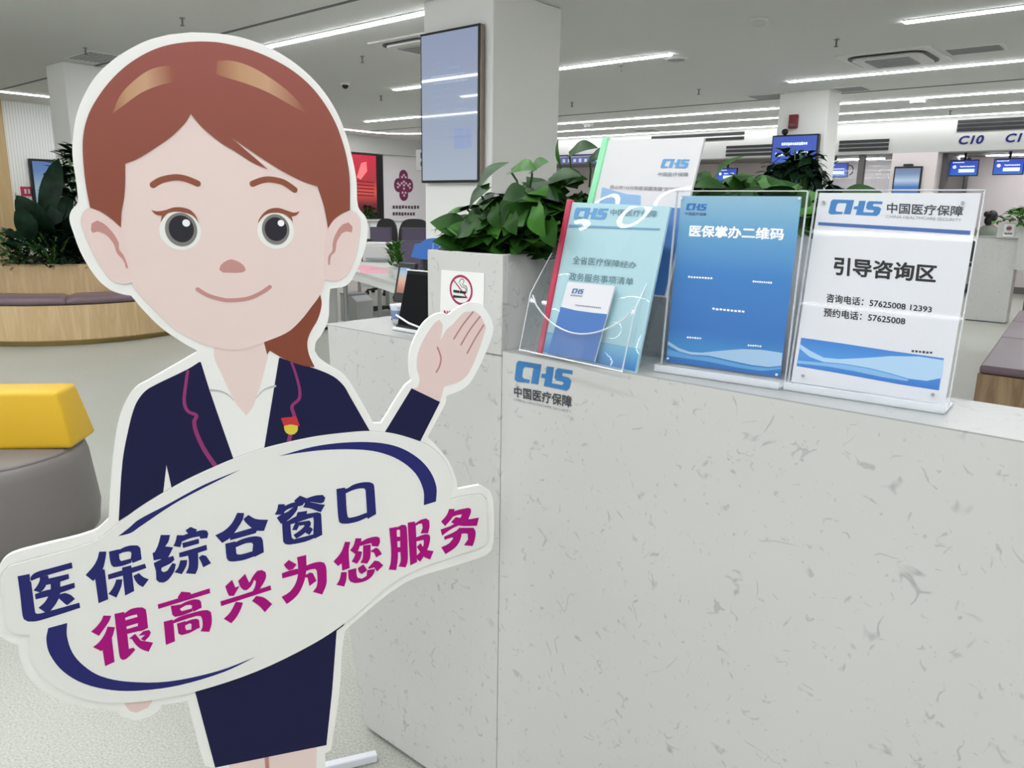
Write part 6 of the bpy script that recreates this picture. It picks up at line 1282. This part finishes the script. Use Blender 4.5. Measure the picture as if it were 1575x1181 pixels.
brush('magenta_lettering', ct, [[(-0.7191, 0.6987), (-0.7074, 0.696), (-0.7119, 0.6855), (-0.7294, 0.6617), (-0.7406, 0.6721), (-0.7316, 0.6798), (-0.7237, 0.6893)], [(-0.7147, 0.6765), (-0.7033, 0.6735), (-0.7103, 0.6534), (-0.7283, 0.6318), (-0.7404, 0.6423), (-0.7305, 0.6495), (-0.7203, 0.6634)], [(-0.7267, 0.6423), (-0.7101, 0.655), (-0.7098, 0.6069), (-0.7252, 0.6018), (-0.7263, 0.6327)], [(-0.702, 0.6986), (-0.6868, 0.6997), (-0.6861, 0.6933), (-0.6853, 0.6564), (-0.6852, 0.6274), (-0.6778, 0.6283), (-0.6753, 0.6237), (-0.6829, 0.6155), (-0.6914, 0.6084), (-0.6967, 0.6079), (-0.7003, 0.6119), (-0.7014, 0.621)], [(-0.6872, 0.6959), (-0.6768, 0.7027), (-0.6663, 0.7042), (-0.6572, 0.703), (-0.6523, 0.6981), (-0.6518, 0.6885), (-0.6515, 0.6619), (-0.6622, 0.6583), (-0.6681, 0.6587), (-0.6664, 0.6864), (-0.6673, 0.6914), (-0.6779, 0.6902), (-0.6872, 0.6879)], [(-0.687, 0.6831), (-0.6658, 0.6863), (-0.6661, 0.6744), (-0.6867, 0.6711)], [(-0.6872, 0.6656), (-0.6666, 0.6688), (-0.6621, 0.6591), (-0.6701, 0.6583), (-0.686, 0.6566)], [(-0.6835, 0.6472), (-0.673, 0.6543), (-0.665, 0.6395), (-0.6459, 0.6316), (-0.6543, 0.6153), (-0.6651, 0.6224), (-0.6735, 0.6331), (-0.679, 0.6455)], [(-0.6681, 0.6498), (-0.6596, 0.657), (-0.6503, 0.6576), (-0.6478, 0.6523), (-0.6513, 0.6448), (-0.6592, 0.6375), (-0.6648, 0.6427), (-0.6576, 0.6493)], [(-0.6325, 0.7042), (-0.6016, 0.7096), (-0.5456, 0.7203), (-0.5452, 0.7108), (-0.582, 0.7044), (-0.6322, 0.6953)], [(-0.5995, 0.7122), (-0.5926, 0.7221), (-0.5785, 0.7181), (-0.5769, 0.7142), (-0.5844, 0.7066), (-0.5981, 0.7061)], [(-0.612, 0.6975), (-0.595, 0.6974), (-0.5975, 0.6882), (-0.5947, 0.684), (-0.5783, 0.6862), (-0.5761, 0.6805), (-0.5941, 0.6757), (-0.6066, 0.675), (-0.6106, 0.6795)], [(-0.5963, 0.6969), (-0.5847, 0.7015), (-0.572, 0.7032), (-0.5646, 0.7013), (-0.5618, 0.6966), (-0.5615, 0.6849), (-0.575, 0.6796), (-0.5783, 0.6862), (-0.5767, 0.6911), (-0.5796, 0.6939), (-0.5878, 0.6939), (-0.5975, 0.6889)], [(-0.6256, 0.669), (-0.6113, 0.6707), (-0.61, 0.6623), (-0.6102, 0.627), (-0.6254, 0.623)], [(-0.6115, 0.6678), (-0.5992, 0.6736), (-0.5789, 0.6773), (-0.561, 0.6792), (-0.5522, 0.6784), (-0.5467, 0.6736), (-0.5458, 0.6621), (-0.5471, 0.6487), (-0.5519, 0.6344), (-0.5664, 0.6384), (-0.5626, 0.6471), (-0.5622, 0.6622), (-0.5643, 0.6686), (-0.5718, 0.67), (-0.6113, 0.6625)], [(-0.6045, 0.6612), (-0.5899, 0.6637), (-0.5912, 0.6496), (-0.5894, 0.6451), (-0.5811, 0.6454), (-0.5677, 0.6466), (-0.5841, 0.6392), (-0.5981, 0.6371), (-0.6035, 0.6412)], [(-0.5913, 0.6617), (-0.5798, 0.6647), (-0.5709, 0.6646), (-0.5674, 0.6609), (-0.5671, 0.6457), (-0.582, 0.6425), (-0.5805, 0.6551), (-0.5828, 0.6578), (-0.5918, 0.655)], [(-0.5191, 0.7197), (-0.5068, 0.7306), (-0.5019, 0.7145), (-0.4946, 0.7163), (-0.5055, 0.6985), (-0.5138, 0.6997), (-0.5166, 0.708)], [(-0.4962, 0.7271), (-0.4838, 0.7385), (-0.478, 0.721), (-0.4741, 0.7203), (-0.4759, 0.7116), (-0.4828, 0.7059), (-0.488, 0.7068), (-0.4934, 0.7146)], [(-0.4774, 0.7194), (-0.4694, 0.7331), (-0.4624, 0.741), (-0.4544, 0.7415), (-0.448, 0.7364), (-0.4474, 0.7272), (-0.4517, 0.7166), (-0.459, 0.7056), (-0.4605, 0.7013), (-0.4739, 0.6998), (-0.468, 0.7102), (-0.4659, 0.7205), (-0.4685, 0.7247), (-0.4745, 0.7128), (-0.4814, 0.7065)], [(-0.5292, 0.6915), (-0.5056, 0.6956), (-0.4724, 0.7019), (-0.4408, 0.7083), (-0.4396, 0.6989), (-0.4662, 0.6939), (-0.5285, 0.6818)], [(-0.503, 0.686), (-0.4907, 0.682), (-0.4954, 0.6694), (-0.5042, 0.6542), (-0.5133, 0.6444), (-0.5256, 0.6559), (-0.5139, 0.6667)], [(-0.4748, 0.6825), (-0.467, 0.6915), (-0.4533, 0.6855), (-0.4396, 0.67), (-0.4536, 0.6558), (-0.4622, 0.6694)], [(-0.4149, 0.7457), (-0.4059, 0.7539), (-0.3922, 0.7427), (-0.3988, 0.7341), (-0.4063, 0.7332), (-0.411, 0.7381)], [(-0.4194, 0.7291), (-0.4051, 0.7323), (-0.3901, 0.7338), (-0.3893, 0.7228), (-0.4006, 0.7211), (-0.419, 0.7186)], [(-0.3909, 0.7571), (-0.374, 0.7591), (-0.3743, 0.7385), (-0.3755, 0.7247), (-0.38, 0.7058), (-0.3897, 0.6849), (-0.4016, 0.6728), (-0.4134, 0.6653), (-0.4221, 0.6814), (-0.4071, 0.6893), (-0.3965, 0.7029), (-0.3906, 0.7216), (-0.3898, 0.741)], [(-0.3756, 0.7373), (-0.3622, 0.7408), (-0.3495, 0.7413), (-0.342, 0.7383), (-0.3385, 0.73), (-0.338, 0.7101), (-0.3392, 0.6932), (-0.3477, 0.6732), (-0.3646, 0.6819), (-0.3572, 0.692), (-0.3553, 0.7087), (-0.3559, 0.7243), (-0.3589, 0.7283), (-0.3678, 0.7284), (-0.3767, 0.7263)], [(-0.3783, 0.7181), (-0.368, 0.7224), (-0.3631, 0.7199), (-0.3574, 0.7034), (-0.3706, 0.695), (-0.3734, 0.7131), (-0.3778, 0.7139)], [(-0.3014, 0.775), (-0.2915, 0.7731), (-0.2949, 0.755), (-0.294, 0.7194), (-0.3085, 0.7163), (-0.3093, 0.7318), (-0.3159, 0.7271), (-0.3242, 0.7381), (-0.3132, 0.7494), (-0.3064, 0.761)], [(-0.2812, 0.7791), (-0.2697, 0.7774), (-0.2709, 0.7712), (-0.2767, 0.7537), (-0.2828, 0.7468), (-0.2923, 0.756), (-0.2855, 0.7649)], [(-0.2723, 0.77), (-0.2577, 0.7757), (-0.2417, 0.7769), (-0.2352, 0.7738), (-0.2344, 0.7645), (-0.2382, 0.7557), (-0.2502, 0.7582), (-0.2513, 0.7648), (-0.2632, 0.7637), (-0.2732, 0.7617)], [(-0.2806, 0.7529), (-0.2695, 0.7498), (-0.2732, 0.7361), (-0.2801, 0.726), (-0.2901, 0.7323), (-0.2849, 0.7407)], [(-0.2672, 0.7622), (-0.2527, 0.7622), (-0.2541, 0.7345), (-0.2603, 0.7233), (-0.2735, 0.7272), (-0.2686, 0.7368)], [(-0.2524, 0.7493), (-0.2423, 0.7542), (-0.237, 0.7498), (-0.2312, 0.7389), (-0.2427, 0.7335), (-0.2465, 0.7441), (-0.2524, 0.7471)], [(-0.3105, 0.7135), (-0.2999, 0.712), (-0.3013, 0.6962), (-0.3056, 0.6828), (-0.3204, 0.6887), (-0.3143, 0.6984)], [(-0.2974, 0.7156), (-0.2816, 0.7174), (-0.2813, 0.7044), (-0.2796, 0.6969), (-0.2717, 0.6934), (-0.2623, 0.6976), (-0.2607, 0.7097), (-0.246, 0.7102), (-0.2468, 0.7031), (-0.2531, 0.6939), (-0.2652, 0.6873), (-0.2838, 0.6863), (-0.2929, 0.6905), (-0.2967, 0.6969)], [(-0.2787, 0.7169), (-0.2676, 0.723), (-0.2613, 0.7112), (-0.262, 0.7084), (-0.2715, 0.7031), (-0.2766, 0.7079)], [(-0.2592, 0.7138), (-0.2456, 0.7274), (-0.2376, 0.7247), (-0.2291, 0.7147), (-0.2414, 0.7036), (-0.2472, 0.7133), (-0.2566, 0.7119)], [(-0.2159, 0.7907), (-0.2, 0.7914), (-0.2013, 0.7808), (-0.2001, 0.749), (-0.1998, 0.7258), (-0.2036, 0.7004), (-0.2186, 0.704), (-0.2142, 0.7193), (-0.213, 0.7452)], [(-0.2007, 0.79), (-0.1905, 0.7943), (-0.1837, 0.7927), (-0.1811, 0.7866), (-0.1798, 0.7343), (-0.1807, 0.714), (-0.185, 0.7033), (-0.1987, 0.7074), (-0.1944, 0.7191), (-0.1948, 0.7366), (-0.1947, 0.7828), (-0.1967, 0.7852), (-0.2015, 0.7844)], [(-0.2017, 0.7709), (-0.1943, 0.7698), (-0.1944, 0.7609), (-0.2012, 0.761)], [(-0.2007, 0.7484), (-0.1937, 0.7481), (-0.1936, 0.7379), (-0.2003, 0.7375)], [(-0.1793, 0.7971), (-0.1652, 0.7976), (-0.1632, 0.7884), (-0.1614, 0.711), (-0.1753, 0.7061), (-0.1775, 0.7485)], [(-0.1659, 0.7924), (-0.1534, 0.7993), (-0.1424, 0.8011), (-0.1362, 0.7962), (-0.1353, 0.7831), (-0.1385, 0.769), (-0.1537, 0.7709), (-0.1492, 0.7821), (-0.1508, 0.7913), (-0.1563, 0.7918), (-0.1646, 0.7879)], [(-0.1649, 0.7634), (-0.1454, 0.7678), (-0.1364, 0.7658), (-0.1341, 0.7604), (-0.1359, 0.7467), (-0.143, 0.7287), (-0.1551, 0.7107), (-0.1606, 0.716), (-0.1626, 0.7244), (-0.1527, 0.7346), (-0.1477, 0.747), (-0.1476, 0.7565), (-0.1636, 0.7552)], [(-0.1617, 0.7433), (-0.154, 0.7506), (-0.1458, 0.735), (-0.1275, 0.7293), (-0.1347, 0.7124), (-0.1459, 0.7189), (-0.1542, 0.7304)], [(-0.0951, 0.8147), (-0.0835, 0.8132), (-0.0856, 0.807), (-0.0884, 0.7957), (-0.1034, 0.7795), (-0.1118, 0.7901), (-0.0998, 0.803)], [(-0.0863, 0.8085), (-0.0699, 0.811), (-0.0541, 0.8119), (-0.0495, 0.8081), (-0.0497, 0.8008), (-0.0554, 0.7868), (-0.067, 0.7796), (-0.0885, 0.7723), (-0.1098, 0.7599), (-0.1129, 0.7735), (-0.0885, 0.7796), (-0.0742, 0.7894), (-0.0684, 0.7996), (-0.0785, 0.7995), (-0.0884, 0.7971)], [(-0.0913, 0.7858), (-0.0813, 0.7955), (-0.067, 0.7913), (-0.0555, 0.7876), (-0.0325, 0.7879), (-0.0365, 0.7709), (-0.0554, 0.7728), (-0.0727, 0.776)], [(-0.1056, 0.7571), (-0.0871, 0.7632), (-0.0698, 0.7711), (-0.0437, 0.7675), (-0.0393, 0.7579), (-0.0407, 0.7417), (-0.0457, 0.7278), (-0.064, 0.7324), (-0.0553, 0.7438), (-0.0561, 0.7566), (-0.0669, 0.7582), (-0.0885, 0.7531), (-0.1049, 0.7503)], [(-0.0885, 0.7575), (-0.0727, 0.773), (-0.0691, 0.7607), (-0.0727, 0.7434), (-0.0828, 0.73), (-0.1029, 0.7189), (-0.1117, 0.7351), (-0.0957, 0.7409), (-0.0871, 0.75)]], M_MAG, bn, .0048)
# rear prop: foot bar on the floor and two struts
f0 = ct.at((-.72, 0), -.335); f1 = ct.at((-.188, 0), -.335)
MB().obox(f0 + Vector((0, 0, .001)), f1 - f0, -ct.n * .022, (0, 0, .022), .003).build('foot_bar', mat('rail_white', '#E8EAF2', .35), cut)
for u in (-.47, -.39): MB().tube([ct.at((u, .018), -.345), ct.at((u, 1.0), -BT - .004)], .008, 8).build('strut', MATS['rail_white'], cut)
b = MB(); b.obox(ct.at((-.60, .98), -BT), ct.u * .30, ct.v * .05, -ct.n * .008); b.build('rear_bracket', MATS['rail_white'], cut)
